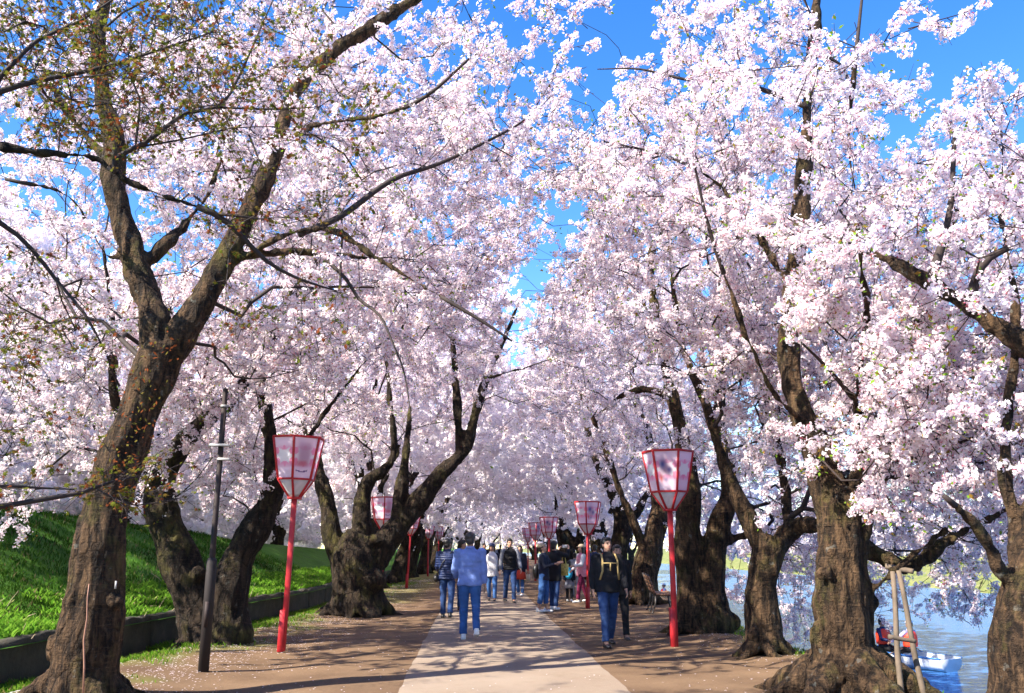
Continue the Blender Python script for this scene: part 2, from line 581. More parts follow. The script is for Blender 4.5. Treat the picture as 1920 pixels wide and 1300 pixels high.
n5 = noise_tex(nt, v, 3.1, 6, 0.7); n6 = noise_tex(nt, v, 0.35, 3, 0.5)
c = mixc(nt, mathn(nt, 'MULTIPLY', ramp(nt, [(0.5, (0, 0, 0)), (0.68, (1, 1, 1))], n5.outputs[0]).outputs[0], 0.4), c, (0.17, 0.118, 0.078))
c = mixc(nt, mathn(nt, 'MULTIPLY', ramp(nt, [(0.45, (0, 0, 0)), (0.6, (1, 1, 1))], n6.outputs[0]).outputs[0], 0.25), c, (0.30, 0.25, 0.20))
nt.links.new(c, b.inputs['Base Color']); b.inputs['Roughness'].default_value = 0.9; b.inputs['Specular IOR Level'].default_value = 0.2
bump(nt, n2.outputs[0], b, 0.35, 0.01)
tag(link_mesh('path', np_mesh('path', pv, [Q]), None, [m]), 'pale beige paved walk running straight down the avenue', kind='structure')

# --- grass bank behind the retaining wall
bys = np.concatenate([[-60, -20], np.arange(-6, 6, 1.0), np.arange(6, 40, 0.35), np.arange(40, 114, 2.0), [140, 200, 400, 900]])
us = np.concatenate([[-0.14, 0.0], np.arange(0.15, 7, 0.18), np.arange(7.2, 12, 0.6), [14, 20, 40, 100, 400]])
V = []
for y in bys:
    wx = float(wall_x(y)) - 0.1
    for u in us:
        x = wx - u
        z = float(bank_h(max(u, 0), y)) + vnoise(x, y, 1.3, 4) * 0.09 * min(1, max(u, 0) * 2) + vnoise(x, y, 4, 6) * 0.03 * min(1, max(u, 0) * 2)
        V.append((x, y, z - (0.06 if u <= 0 else 0)))
I = np.arange(len(V)).reshape(len(bys), len(us))
Q = np.stack([I[:-1, :-1], I[1:, :-1], I[1:, 1:], I[:-1, 1:]], axis=-1).reshape(-1, 4)
m, nt, b, out = new_mat('bank_turf')
v = obj_coords(nt)
n1 = noise_tex(nt, v, 1.6, 6, 0.65); n2 = noise_tex(nt, v, 30, 5, 0.75)
c = ramp(nt, [(0.3, (0.035, 0.11, 0.008)), (0.6, (0.07, 0.20, 0.012)), (0.8, (0.14, 0.25, 0.03))], n1.outputs[0])
c = mixc(nt, mathn(nt, 'MULTIPLY', n2.outputs[0], 0.5), c.outputs[0], (0.025, 0.05, 0.008))
nt.links.new(c, b.inputs['Base Color']); b.inputs['Roughness'].default_value = 0.9; b.inputs['Specular IOR Level'].default_value = 0.2
bump(nt, n2.outputs[0], b, 0.9, 0.05)
M_turf = m
tag(link_mesh('grass_bank', np_mesh('grass_bank', V, [Q]), None, [m]), 'green grassy bank rising behind the low retaining wall', kind='structure')

# --- low retaining wall, cast in lengths with open joints
wall = empty('retaining_wall', (float(wall_x(12)), 12, 0), label='low dark weathered retaining wall holding back the grass bank', cat='wall')
wm, nt, b, out = new_mat('weathered_concrete')
v = obj_coords(nt)
n1 = noise_tex(nt, v, 2.2, 7, 0.7); n2 = noise_tex(nt, v, 22, 6, 0.7)
sv = obj_coords(nt, (5, 5, 0.6)); n3 = noise_tex(nt, sv, 2.0, 4)
c = ramp(nt, [(0.3, (0.022, 0.019, 0.013)), (0.55, (0.06, 0.05, 0.034)), (0.75, (0.12, 0.102, 0.07))], n1.outputs[0])
c = mixc(nt, mathn(nt, 'MULTIPLY', n3.outputs[0], 0.6), c.outputs[0], (0.022, 0.024, 0.012))
nt.links.new(c, b.inputs['Base Color']); b.inputs['Roughness'].default_value = 0.95
bump(nt, mathn(nt, 'ADD', n1.outputs[0], n2.outputs[0]), b, 0.9, 0.03)
yy = -4.0
while yy < 110:
    L = 2.4 if yy < 60 else 6.0
    k = 22 if yy < 60 else 6
    V = []
    dx = random.uniform(-.012, .012)
    for q in range(k + 1):
        y = yy + 0.012 + (L - 0.024) * q / k
        x = float(wall_x(y)) + dx
        prof = [(0.0, -0.25), (0.0, 0.1), (-0.006, 0.24), (-0.012, 0.36), (-0.03, 0.445), (-0.10, 0.462), (-0.2, 0.45), (-0.2, -0.25)]
        for (ox, z) in prof:
            zz = z + vnoise(x + ox, y, 3.0, z * 7) * 0.045
            V.append((x + ox + vnoise(x, y, 4.0, z * 11 + 3) * 0.035 - wall.location.x, y - 12, zz))
    npf = len(prof)
    Q = []
    for q in range(k):
        for j in range(npf):
            a0 = q * npf
            Q.append((a0 + j, a0 + (j + 1) % npf, a0 + npf + (j + 1) % npf, a0 + npf + j))
    V.append(tuple(np.mean(V[:npf], axis=0))); V.append(tuple(np.mean(V[k * npf:k * npf + npf], axis=0)))
    e0, e1 = len(V) - 2, len(V) - 1
    T = [(e0, (j + 1) % npf, j) for j in range(npf)] + [(e1, k * npf + j, k * npf + (j + 1) % npf) for j in range(npf)]
    link_mesh('wall_section', np_mesh('wall_section', V, [Q, T]), wall, [wm])
    yy += L

# --- water of the moat
m, nt, b, out = new_mat('moat_water')
v = obj_coords(nt, (1.0, 2.6, 1))
n1 = noise_tex(nt, v, 1.4, 3, 0.5, 0.4); n2 = noise_tex(nt, v, 7, 3, 0.5, 0.3)
b.inputs['Base Color'].default_value = (0.05, 0.17, 0.46, 1)  # blue sky reflection put into the base colour, along with the water's own blue
b.inputs['Roughness'].default_value = 0.05
b.inputs['IOR'].default_value = 1.22
b.inputs['Specular IOR Level'].default_value = 0.4
h = mathn(nt, 'ADD', n1.outputs[0], mathn(nt, 'MULTIPLY', n2.outputs[0], 0.55))
bump(nt, h, b, 1.0, 0.30)
wy = np.array([-200, -20, 0, 20, 40, 60, 90, 130, 300, 900.0])
V = []
for y in wy:
    for x in (float(shore_x(y)) + 0.3, float(curve_x(min(y, 110))) + 20, float(curve_x(min(y, 110))) + 44):
        V.append((x, y, WATER_Z))
I = np.arange(len(V)).reshape(len(wy), 3)
Q = np.stack([I[:-1, :-1], I[:-1, 1:], I[1:, 1:], I[1:, :-1]], axis=-1).reshape(-1, 4)
tag(link_mesh('water', np_mesh('water', V, [Q]), None, [m]), 'calm blue moat water beside the avenue', kind='structure')

# --- far bank across the moat
fy = np.concatenate([[-200, -40], np.arange(0, 200, 3.0), [300, 500, 1200]])
fu = np.array([-2, 0, 0.5, 1.5, 3, 5, 7, 9, 14, 30, 120, 900.0])
V = []
for y in fy:
    fx = 36 + float(curve_x(min(y, 110)))
    for u in fu:
        z = np.interp(u, [-2, 0, 0.4, 1.5, 5, 8, 14, 900], [-2.6, -1.75, -1.3, -1.15, -0.1, 0.55, 0.9, 1.2])
        V.append((fx + u, y, z + vnoise(u, y, 0.7, 2) * 0.14 * (u > 0.3)))
I = np.arange(len(V)).reshape(len(fy), len(fu))
Q = np.stack([I[:-1, :-1], I[:-1, 1:], I[1:, 1:], I[1:, :-1]], axis=-1).reshape(-1, 4)
m, nt, b, out = new_mat('far_bank_grass')
v = obj_coords(nt); n1 = noise_tex(nt, v, 0.9, 6, 0.7)
c = ramp(nt, [(0.3, (0.09, 0.12, 0.02)), (0.55, (0.17, 0.18, 0.045)), (0.75, (0.28, 0.23, 0.14))], n1.outputs[0])
nt.links.new(c.outputs[0], b.inputs['Base Color']); b.inputs['Roughness'].default_value = 0.9
bump(nt, n1.outputs[0], b, 0.6, 0.15)
tag(link_mesh('far_bank', np_mesh('far_bank', V, [Q]), None, [m]), 'yellow green grass bank on the far side of the moat', kind='structure')
# ================================================================== TREES
def unit(v):
    v = np.asarray(v, float); return v / (np.linalg.norm(v, axis=-1, keepdims=True) + 1e-9)

def make_spray(seed, length=0.56, nclus=15, nflow=10, R=0.0172, crad=0.038, coarse=False, leaves=5, leafcol=None):
    """a flowering twig along +X: bark twig, umbels of five-petalled flowers, a few young leaves"""
    r = np.random.default_rng(seed)
    V, Q, T, mi_q, mi_t, Cc = [], [], [], [], [], []
    n0 = 0
    def add(v, q, t, mq, mt, col):
        nonlocal n0
        V.append(v); Cc.append(np.broadcast_to(np.array(col, float), (len(v), 4)) if np.ndim(col) == 1 else col)
        if len(q): Q.append(np.asarray(q) + n0); mi_q.append(np.full(len(q), mq))
        if len(t): T.append(np.asarray(t) + n0); mi_t.append(np.full(len(t), mt))
        n0 += len(v)
    stems = []
    main = np.array([(0, 0, 0), (length * .35, r.normal(0, .015), r.normal(0, .015)), (length * .7, r.normal(0, .03), r.normal(0, .03)), (length, r.normal(0, .04), r.normal(0, .04))])
    stems.append((main, np.array([.0055, .0045, .0035, .002])))
    for k in range(3):
        t = r.uniform(.15, .8)
        s = np.array([np.interp(t, [0, .35, .7, 1], main[:, i]) for i in range(3)])
        d = unit(np.array((1.0, r.normal(0, .9), r.normal(0, .7))))
        L = r.uniform(.12, .26)
        stems.append((np.array([s, s + d * L * .5 + r.normal(0, .008, 3), s + d * L]), np.array([.004, .003, .0018])))
    if not coarse:
        for p, rr in stems:
            v, q, _ = tube_arrays(p, rr, 3, False)
            add(v, q, [], 0, 0, (0, 0, 0, 1))
    cl = []
    for i in range(nclus):
        p, rr = stems[0] if r.random() < .58 else stems[r.integers(1, 4)]
        t = r.uniform(0.05, 1) ** .8 * (len(p) - 1)
        i0 = min(int(t), len(p) - 2)
        c = p[i0] + (p[i0 + 1] - p[i0]) * (t - i0)
        cl.append(c + unit(r.normal(0, 1, 3)) * r.uniform(.0, .03) + np.array((0, 0, -.008)))
    npet = 5
    for c in cl:
        cr = crad * r.uniform(.75, 1.25)
        hue = r.uniform(0, 1)
        for k in range(nflow):
            n = unit(r.normal(0, 1, 3) + np.array((0, 0, .1)))
            pos = c + n * cr * r.uniform(.65, 1.15)
            n = unit(n + r.normal(0, .35, 3))
            a = unit(np.cross(n, r.normal(0, 1, 3))); b = np.cross(n, a)
            RR = R * r.uniform(.82, 1.15)
            ph = r.uniform(0, 6.28)
            if coarse:
                ang = ph + np.arange(5) * 2 * math.pi / 5
                rad = np.full(5, RR)
            else:
                ang = ph + np.arange(10) * math.pi / 5
                rad = np.where(np.arange(10) % 2 == 0, RR, RR * .66)
            lift = RR * r.uniform(.1, .5)
            rim = pos + np.cos(ang)[:, None] * rad[:, None] * a + np.sin(ang)[:, None] * rad[:, None] * b + n * lift
            v = np.vstack([pos[None], rim])
            m = len(ang)
            t = [(0, 1 + j, 1 + (j + 1) % m) for j in range(m)]
            w = r.uniform(.92, 1.0)
            base = np.array((0.975, 0.956 + .014 * hue, 0.966 + .010 * hue)) * w
            col = np.vstack([np.array([[0.90, 0.70, 0.75, 1]]), np.tile(np.append(base, 1.0), (m, 1))])
            if coarse: col[0] = (*(base * np.array((.98, .92, .95))), 1)
            add(v, [], t, 1, 1, col)
        if not coarse and r.random() < .6:     # buds / bare calyx
            for k in range(3):
                n = unit(r.normal(0, 1, 3)); p0 = c + n * cr * .8; a = unit(np.cross(n, r.normal(0, 1, 3))) * .005
                add(np.array([p0 - n * .02, p0 + a, p0 + n * .012, p0 - a]), [(0, 1, 2, 3)], [], 1, 1, (0.55, 0.14, 0.2, 1))
    for k in range(leaves):
        p, rr = stems[r.integers(0, 4)]
        c = p[-1] if r.random() < .5 else p[r.integers(0, len(p))]
        d = unit(r.normal(0, 1, 3) + np.array((.6, 0, .3))); s = unit(np.cross(d, r.normal(0, 1, 3)))
        L = r.uniform(.035, .06) * (1.5 if coarse else 1)
        c = c + d * .02 + unit(r.normal(0, 1, 3)) * .03
        g = r.uniform(0, 1)
        if leafcol is None:
            lc = np.array((0.20, 0.27, 0.035)) * (1 - g) + np.array((0.30, 0.17, 0.035)) * g if g > .6 else np.array((0.20, 0.34, 0.035))
        else:
            lc = np.array(leafcol)
        nrm = np.cross(d, s)
        add(np.array([c, c + d * L * .45 + s * L * .26 + nrm * L * .05, c + d * L, c + d * L * .45 - s * L * .26 + nrm * L * .05]), [(0, 1, 2, 3)], [], 2, 2, (*lc, 1))
    return (np.vstack(V), np.concatenate(Q) if Q else np.zeros((0, 4), int), np.concatenate(T) if T else np.zeros((0, 3), int),
            np.concatenate(mi_q) if mi_q else np.zeros(0, int), np.concatenate(mi_t) if mi_t else np.zeros(0, int), np.vstack(Cc))

NVAR = 6
SPRAY_FINE = [make_spray(100 + i, leaves=[4, 0, 9, 3, 1, 14][i], nclus=[16, 14, 17, 13, 15, 12][i]) for i in range(NVAR)]
SPRAY_MID = [make_spray(200 + i, length=.7, nclus=15, nflow=7, R=.032, crad=.06, coarse=True, leaves=[2, 0, 3, 1, 0, 4][i]) for i in range(NVAR)]
SPRAY_FAR = [make_spray(300 + i, length=1.0, nclus=13, nflow=6, R=.060, crad=.12, coarse=True, leaves=[1, 0, 2, 0, 0, 2][i]) for i in range(NVAR)]

def crown_nodes():
    """node group: keeps the branchlets of the crown mesh and sets its flowering twigs on its loose points"""
    ng = bpy.data.node_groups.new('crown_growth', 'GeometryNodeTree')
    ng.interface.new_socket('Geometry', in_out='INPUT', socket_type='NodeSocketGeometry')
    ng.interface.new_socket('Geometry', in_out='OUTPUT', socket_type='NodeSocketGeometry')
    N, L = ng.nodes, ng.links
    gi = N.new('NodeGroupInput'); go = N.new('NodeGroupOutput')
    def attr(name, typ):
        a = N.new('GeometryNodeInputNamedAttribute'); a.data_type = typ; a.inputs['Name'].default_value = name
        return a.outputs['Attribute']
    role = attr('role', 'INT')
    def pick(val):
        c = N.new('FunctionNodeCompare'); c.data_type = 'INT'; c.operation = 'EQUAL'
        L.new(role, c.inputs[2]); c.inputs[3].default_value = val
        s = N.new('GeometryNodeSeparateGeometry'); s.domain = 'POINT'
        L.new(gi.outputs[0], s.inputs[0]); L.new(c.outputs[0], s.inputs[1])
        return s.outputs[0]
    join_i = N.new('GeometryNodeJoinGeometry')
    for k in range(NVAR):
        g2i = N.new('GeometryNodeGeometryToInstance')
        L.new(pick(k + 1), g2i.inputs[0]); L.new(g2i.outputs[0], join_i.inputs[0])
    iop = N.new('GeometryNodeInstanceOnPoints')
    L.new(pick(99), iop.inputs['Points'])
    L.new(join_i.outputs[0], iop.inputs['Instance'])
    iop.inputs['Pick Instance'].default_value = True
    L.new(attr('variant', 'INT'), iop.inputs['Instance Index'])
    L.new(attr('rot', 'FLOAT_VECTOR'), iop.inputs['Rotation'])
    L.new(attr('scl', 'FLOAT'), iop.inputs['Scale'])
    jo = N.new('GeometryNodeJoinGeometry')
    L.new(pick(0), jo.inputs[0]); L.new(iop.outputs[0], jo.inputs[0])
    L.new(jo.outputs[0], go.inputs[0])
    return ng
CROWN_NG = crown_nodes()

def crown_mesh(name, tubes, pts, rots, scls, variants, sprays):
    """tubes: list of (V,Q,T)"""
    V, Q, T, miq, mit, role, col = [], [], [], [], [], [], []
    n = 0
    for tv, tq, tt in tubes:
        V.append(tv); Q.append(tq + n); miq.append(np.zeros(len(tq), int))
        if len(tt): T.append(tt + n); mit.append(np.zeros(len(tt), int))
        role.append(np.zeros(len(tv), int)); col.append(np.tile((0, 0, 0, 1.0), (len(tv), 1))); n += len(tv)
    for k, (sv, sq, st, a, b, c) in enumerate(sprays):
        V.append(sv); Q.append(sq + n); miq.append(a); T.append(st + n); mit.append(b)
        role.append(np.full(len(sv), k + 1)); col.append(c); n += len(sv)
    np_ = len(pts)
    V.append(np.asarray(pts)); role.append(np.full(np_, 99)); col.append(np.tile((0, 0, 0, 1.0), (np_, 1)))
    z = n
    n += np_
    rot = np.zeros((n, 3)); rot[z:] = rots
    scl = np.ones(n); scl[z:] = scls
    var = np.zeros(n, int); var[z:] = variants
    return np_mesh(name, np.vstack(V), [np.vstack(Q), np.vstack(T)], np.concatenate(miq + mit),
                   {'role': ('INT', np.concatenate(role)), 'col': ('FLOAT_COLOR', np.vstack(col)), 'rot': ('FLOAT_VECTOR', rot),
                    'scl': ('FLOAT', scl), 'variant': ('INT', var)})

def eulers(dirs, r):
    """eulers that turn +X to dirs with random roll"""
    d = unit(dirs)
    yaw = np.arctan2(d[:, 1], d[:, 0]); pitch = -np.arcsin(np.clip(d[:, 2], -1, 1))
    roll = r.uniform(-.9, .9, len(d))
    return np.stack([roll, pitch, yaw], axis=1)

def ellipsoid_targets(r, n, c, rad, zmin=0.0):
    u = unit(r.normal(0, 1, (n, 3))) * (r.uniform(0, 1, n) ** (1 / 2.6))[:, None]
    p = np.array(c) + u * np.array(rad)
    return p[p[:, 2] > zmin]

def clumpy(p, r, thr=-0.1, f=0.62, seed=0.0):
    return p[vn(p, (f * 1.4, f * 1.4, f * 2.1), seed) > thr + r.uniform(-.12, .12, len(p))]

def grow(limbs, targets, r, min_branch_z=1.9, jitter=.075, step=.34, pathw=.30, droop=0.0, tip_r=.0050, up=.25):
    """limbs: polylines (x,y,z,r); returns nodes, parents, radii, is_hand"""
    pos, par, rad, plen, can = [], [], [], [], []
    for li, pl in enumerate(limbs):
        s = resample(pl, .22)
        start = len(pos)
        if li == 0: parent = -1
        else:
            d = np.linalg.norm(np.array(pos) - s[0, :3], axis=1); parent = int(np.argmin(d))
        for k in range(len(s)):
            pos.append(s[k, :3]); rad.append(s[k, 3])
            par.append(parent if k == 0 else len(pos) - 2)
            pl0 = plen[par[-1]] if par[-1] >= 0 else 0
            plen.append(pl0 + (np.linalg.norm(pos[-1] - pos[par[-1]]) if par[-1] >= 0 else 0))
            can.append(s[k, 2] > min_branch_z and s[k, 3] < .26)
    nh = len(pos)
    cap = nh + len(targets) * 16 + 100
    A = np.zeros((cap, 3)); A[:nh] = pos
    PL = np.zeros(cap); PL[:nh] = plen
    CAN = np.zeros(cap, bool); CAN[:nh] = can
    n = nh
    if len(targets):
        cb = A[:nh][CAN[:nh]]
        dm = np.array([np.min(np.linalg.norm(cb - t, axis=1)) for t in targets])
        for ti in np.argsort(dm):
            t = targets[ti]
            d = np.linalg.norm(A[:n] - t, axis=1)
            cost = d + pathw * PL[:n] + np.where(CAN[:n], 0, 1e3)
            i = int(np.argmin(cost))
            L = d[i]
            if L < .12: continue
            s = A[i]
            gp = par[i] if par[i] >= 0 else i
            dp = unit(s - A[gp]) if gp != i else np.array((0, 0, 1.0))
            dt = (t - s) / L
            c = s + unit(dp * .55 + dt * .8 + np.array((0, 0, up))) * L * .5
            k = max(1, min(14, int(L / step + .5)))
            prev = i
            for q in range(1, k + 1):
                u = q / k
                p = (1 - u) ** 2 * s + 2 * u * (1 - u) * c + u * u * t
                if q < k: p = p + r.normal(0, jitter * min(1, L), 3)
                A[n] = p; par.append(prev); rad.append(0.0)
                PL[n] = PL[prev] + np.linalg.norm(p - A[prev]); CAN[n] = True
                prev = n; n += 1
    par = np.array(par)
    cnt = np.zeros(n)
    haschild = np.zeros(n, bool); haschild[par[par >= 0]] = True
    cnt[~haschild] = 1
    for i in range(n - 1, 0, -1):
        if par[i] >= 0: cnt[par[i]] += cnt[i]
    rr = np.array(rad)
    g = np.arange(n) >= nh
    rr[g] = tip_r * cnt[g] ** .50
    for i in range(nh, n):                      # never thicker than what carries it
        rr[i] = min(rr[i], rr[par[i]] * .92)
    rr = np.maximum(rr, .003)
    return A[:n], par, rr, g, nh

def node_tubes(A, par, rr, first, need, minr=0.0):
    ch = {}
    for i in range(first, len(A)):
        if not need[i]: continue
        ch.setdefault(par[i], []).append(i)
    out = []
    starts = [(p, c) for p in ch if p < first for c in ch[p]]
    stack = list(starts)
    while stack:
        p, c = stack.pop()
        chain = [p, c]
        while True:
            k = ch.get(chain[-1])
            if not k: break
            k = sorted(k, key=lambda q: -rr[q])
            for o in k[1:]: stack.append((chain[-1], o))
            chain.append(k[0])
        pts = A[chain]; rad = rr[chain].copy(); rad[0] = min(rad[0], rad[1] * 1.15)
        if rad[1] < minr: continue
        keepi = [0] + [i for i in range(1, len(pts)) if np.linalg.norm(pts[i] - pts[i - 1]) > .03]
        if len(keepi) < 2: continue
        out.append(tube_arrays(pts[keepi], rad[keepi], 6 if rad[1] > .03 else (4 if rad[1] > .010 else 3), False))
    return out

def bark_disp(amp=.03, lump=.04):
    def f(me):
        co, no = mesh_co(me)
        a = vn(co, (8, 8, 1.7)); b = vn(co, (2.2, 2.2, 1.8), 9.0); c = vn(co, (19, 19, 9), 3.0)
        d = -amp * np.abs(a) * 2.4 + lump * b + amp * .55 * c
        set_co(me, co + no * d[:, None])
    return f

def W(*rows):
    """limb given by photograph pixels, distance and radius"""
    return np.array([[*P(px, py, Y), r] for px, py, Y, r in rows])

def roots(base, r0, n, seed, reach=1.2, skip=None):
    r = np.random.default_rng(seed)
    out = []
    for k in range(n):
        a = 2 * math.pi * (k + r.uniform(-.25, .25)) / n
        L = reach * r.uniform(.6, 1.2)
        pts = []
        for t in np.linspace(0, 1, 6):
            rr = r0 * .45 + L * t
            aa = a + .35 * math.sin(t * 3 + k) * t
            x, y = base[0] + math.cos(aa) * rr, base[1] + math.sin(aa) * rr
            zg = ground_h(x, y)
            pts.append((x, y, zg + .22 * r0 / .35 * (1 - t) ** 2.2 - .07 * t, max(.03, r0 * .36 * (1 - t) ** .9)))
        out.append(np.array(pts))
    return out

def build_tree(name, label, limbs, targets, seed, origin, group='cherry trees along the avenue', cat='cherry tree', voxel=.03, sprays=SPRAY_FINE, bark=M_bark,
               burls=(), rootn=6, rootr=None, thick=.055, along=.9, tips=3, scl=(.85, 1.2), amp=.022, lump=.03, keep=None, reach=1.0, spray_dir=.7, **gk):
    r = np.random.default_rng(seed)
    joined = [np.array(limbs[0])]
    allp = resample(limbs[0], .1)
    for pl in limbs[1:]:
        pl = np.array(pl); s0 = pl[0]
        d = np.linalg.norm(allp[:, :3] - s0[:3], axis=1); k = int(np.argmin(d))
        if d[k] > .04: pl = np.vstack([[*allp[k, :3], min(allp[k, 3], s0[3] * 1.15)], pl])
        joined.append(pl); allp = np.vstack([allp, resample(pl, .1)])
    limbs = joined
    root = empty(name, origin, label=label, cat=cat, group=group)
    O = np.array(origin)
    A, par, rr, g, nh = grow(limbs, targets, r, **gk)
    mb = MB()
    thin = []
    for pl in limbs:
        s = resample(pl, .14)
        s[:, :3] -= O
        if s[:, 3].max() >= thick:
            sel = s[:, 3] >= thick * .45
            k = max(2, int(sel.sum()))
            seg = s[:k + 1] if k < len(s) else s
            wob = np.random.default_rng(seed + 5)
            rx = seg[:, 3] * (1 + .06 * np.sin(np.arange(len(seg)) * .9 + seed))
            mb.tube(seg[:, :3], rx, 18, True, ry=rx * .94)
            if k < len(s): thin.append(tube_arrays(s[k - 1:, :3], s[k - 1:, 3], 8, True))
        else:
            thin.append(tube_arrays(s[:, :3], s[:, 3], 8, True))
    rb = rootr or limbs[0][0][3]
    for pl in roots(limbs[0][0], rb, rootn, seed + 11, reach):
        s = resample(pl, .12); mb.tube(s[:, :3] - O, s[:, 3], 10)
    for (c, rad) in burls:
        mb.ell(np.array(c) - O, rad, 12)
    trunk = mb.remesh('trunk', voxel, bark, root, 2, bark_disp(amp, lump))
    # points for the flowering twigs
    thin_n = [i for i in range(nh, len(A)) if rr[i] < .014]
    has = np.zeros(len(A), bool); has[par[par >= 0]] = True
    P_, D_, I_ = [], [], []
    thin_n += [i for i in range(nh) if rr[i] < .024 and par[i] >= 0]
    for i in thin_n:
        d0 = A[i] - A[par[i]]
        if not has[i]:
            m = tips
        else:
            m = 1 if r.random() < along else 0
        for q in range(m):
            d = unit(unit(d0) * spray_dir + r.normal(0, .55, 3) + np.array((0, 0, -.05)))
            p = A[i] + (r.normal(0, .05, 3) if q else 0) - d * .12
            P_.append(p); D_.append(d); I_.append(i)
    P_ = np.array(P_); D_ = np.array(D_); I_ = np.array(I_)
    if keep is not None and len(P_):
        k = keep(P_ + D_ * .3); P_, D_, I_ = P_[k], D_[k], I_[k]
    need = np.zeros(len(A), bool); need[np.array(I_, int)] = True
    for i in range(len(A) - 1, 0, -1):
        if need[i] and par[i] >= 0: need[par[i]] = True
    tubes = [(v - O, q, t) for v, q, t in node_tubes(A, par, rr, nh, need)] + thin
    me = crown_mesh('crown', tubes, P_ - O, eulers(D_, r), r.uniform(*scl, len(P_)), r.integers(0, NVAR, len(P_)), sprays)
    cr = link_mesh('crown', me, root, [M_twig, M_petal, M_leaf], True)
    cr['kind'] = 'stuff'
    md = cr.modifiers.new('growth', 'NODES'); md.node_group = CROWN_NG
    print('TREE', name, 'nodes', len(A), 'sprays', len(P_), 'trunk', len(trunk.data.polygons))
    return root

def seam_keep(p):
    """the crowns of the two rows leave a wedge of sky above the walk"""
    h = p[:, 2] - 1.5
    s = p[:, 0] - curve_x(p[:, 1])
    q = s / np.maximum(h, .5)
    nz = vn(p, .7)
    lo, hi = .15 + nz * .13, .335 + nz * .13
    gap = (q > lo) & (q < hi) & (h > 3.2) & (p[:, 1] < 34)
    bridge = np.abs(h / p[:, 1] - .455) < .042
    low = ((h < 3.2) & (np.abs(s - .45) < 1.9 + .5 * nz + np.maximum(0, 3 - h) * .6)) | ((h < 2.1) & (np.abs(s - .3) < 3.3))
    low |= (p[:, 2] < 3.6) & (p[:, 1] < 15.2) & (((s > -3.2) & (s < -1.7)) | ((s > 2.3) & (s < 3.7) & (p[:, 1] > 11)) | ((s > 1.3) & (s < 2.5) & (p[:, 1] <= 11)))
    low |= (p[:, 0] < -3.8) & (p[:, 2] < 2.4) & (p[:, 1] < 14)
    low |= (p[:, 0] / p[:, 1] > .425) & (p[:, 1] > 9) & (p[:, 0] > 4.6) & (p[:, 2] < 1.5 - .075 * p[:, 1])
    top = 7.9 + .55 * (p[:, 1] - 10) - 1.05 * (p[:, 0] - 4.5) + nz * 1.6
    corner = (p[:, 0] > 3.6) & (p[:, 2] > top) & (p[:, 1] < 20)
    return ~((gap & ~bridge) | low | corner)

def near_tree(label, limbs, seed, base, env, n, front=None, **kw):
    r = np.random.default_rng(seed)
    ps = []
    for c, rad, w in env:
        p = ellipsoid_targets(r, int(n * w * 1.15), c, rad, -1.0)
        ps.append(p)
    p = np.concatenate(ps)
    p = clumpy(p, r, seed=seed * 3.1)
    p = p[seam_keep(p)]
    ex = []
    for pl in limbs[1:]:
        s = resample(pl, .22)
        for q in s[(s[:, 3] < .05)]:
            for _ in range(2): ex.append(q[:3] + r.normal(0, .38, 3))
    if ex: ex = np.array(ex); p = np.vstack([p, ex[seam_keep(ex) | (ex[:, 2] > 4.2)]])
    if front: p = p[(p[:, 1] > front[0]) | (p[:, 2] < front[1]) | (r.uniform(0, 1, len(p)) < front[2])]
    p = p[np.array([q[2] > (ground_h(q[0], q[1]) if q[0] < shore_x(q[1]) else WATER_Z - .8) + 1.9 for q in p])]
    return build_tree('cherry_tree', label, limbs, p, seed, (base[0], base[1], 0), keep=seam_keep, **kw)

# ---- left row
L1 = [W((152, 1300, 9.7, .38), (162, 1235, 9.7, .34), (178, 1120, 9.7, .31), (190, 1000, 9.75, .265), (222, 880, 9.8, .25), (262, 770, 9.8, .24), (308, 655, 9.9, .25)),
      W((300, 680, 9.9, .22), (286, 590, 9.9, .18), (250, 490, 10, .165), (228, 410, 10, .155), (213, 330, 10, .15), (212, 250, 10.1, .14), (190, 170, 10.1, .12), (188, 60, 10.2, .10), (215, -60, 10.3, .08)),
      W((315, 670, 9.9, .2), (372, 580, 9.9, .165), (430, 470, 10, .15), (480, 370, 10.1, .13), (520, 280, 10.2, .11), (550, 180, 10.3, .10), (620, 100, 10.4, .10), (700, 50, 10.5, .09), (790, -10, 10.6, .07), (900, -80, 10.8, .05)),
      W((262, 500, 10, .09), (330, 440, 10.3, .065), (380, 380, 10.6, .05), (415, 300, 10.9, .035)),
      W((448, 480, 10, .06), (550, 472, 10.2, .05), (640, 480, 10.4, .042), (700, 485, 10.6, .03)),
      W((445, 490, 10, .06), (540, 440, 9.9, .045), (620, 432, 9.8, .04), (700, 480, 9.7, .035), (790, 535, 9.6, .028), (900, 600, 9.5, .018), (960, 640, 9.5, .01)),
      W((600, 476, 10.3, .026), (650, 525, 10.2, .022), (672, 560, 10.2, .020), (712, 592, 10, .016), (735, 640, 9.9, .013), (758, 700, 9.8, .010), (772, 790, 9.6, .005)),
      W((560, 440, 9.9, .04), (640, 405, 10.1, .036), (735, 338, 10.3, .032), (831, 304, 10.6, .024), (958, 242, 11, .016), (1015, 200, 11.2, .008)),
      W((536, 250, 10.2, .06), (620, 230, 9.6, .04), (720, 215, 9.2, .03), (800, 180, 8.8, .02), (880, 110, 8.6, .012)),
      W((215, 320, 10, .07), (120, 200, 10.6, .05), (60, 90, 11, .03)),
      W((200, 480, 10, .05), (130, 370, 9.8, .035), (10, 336, 9.6, .02))]
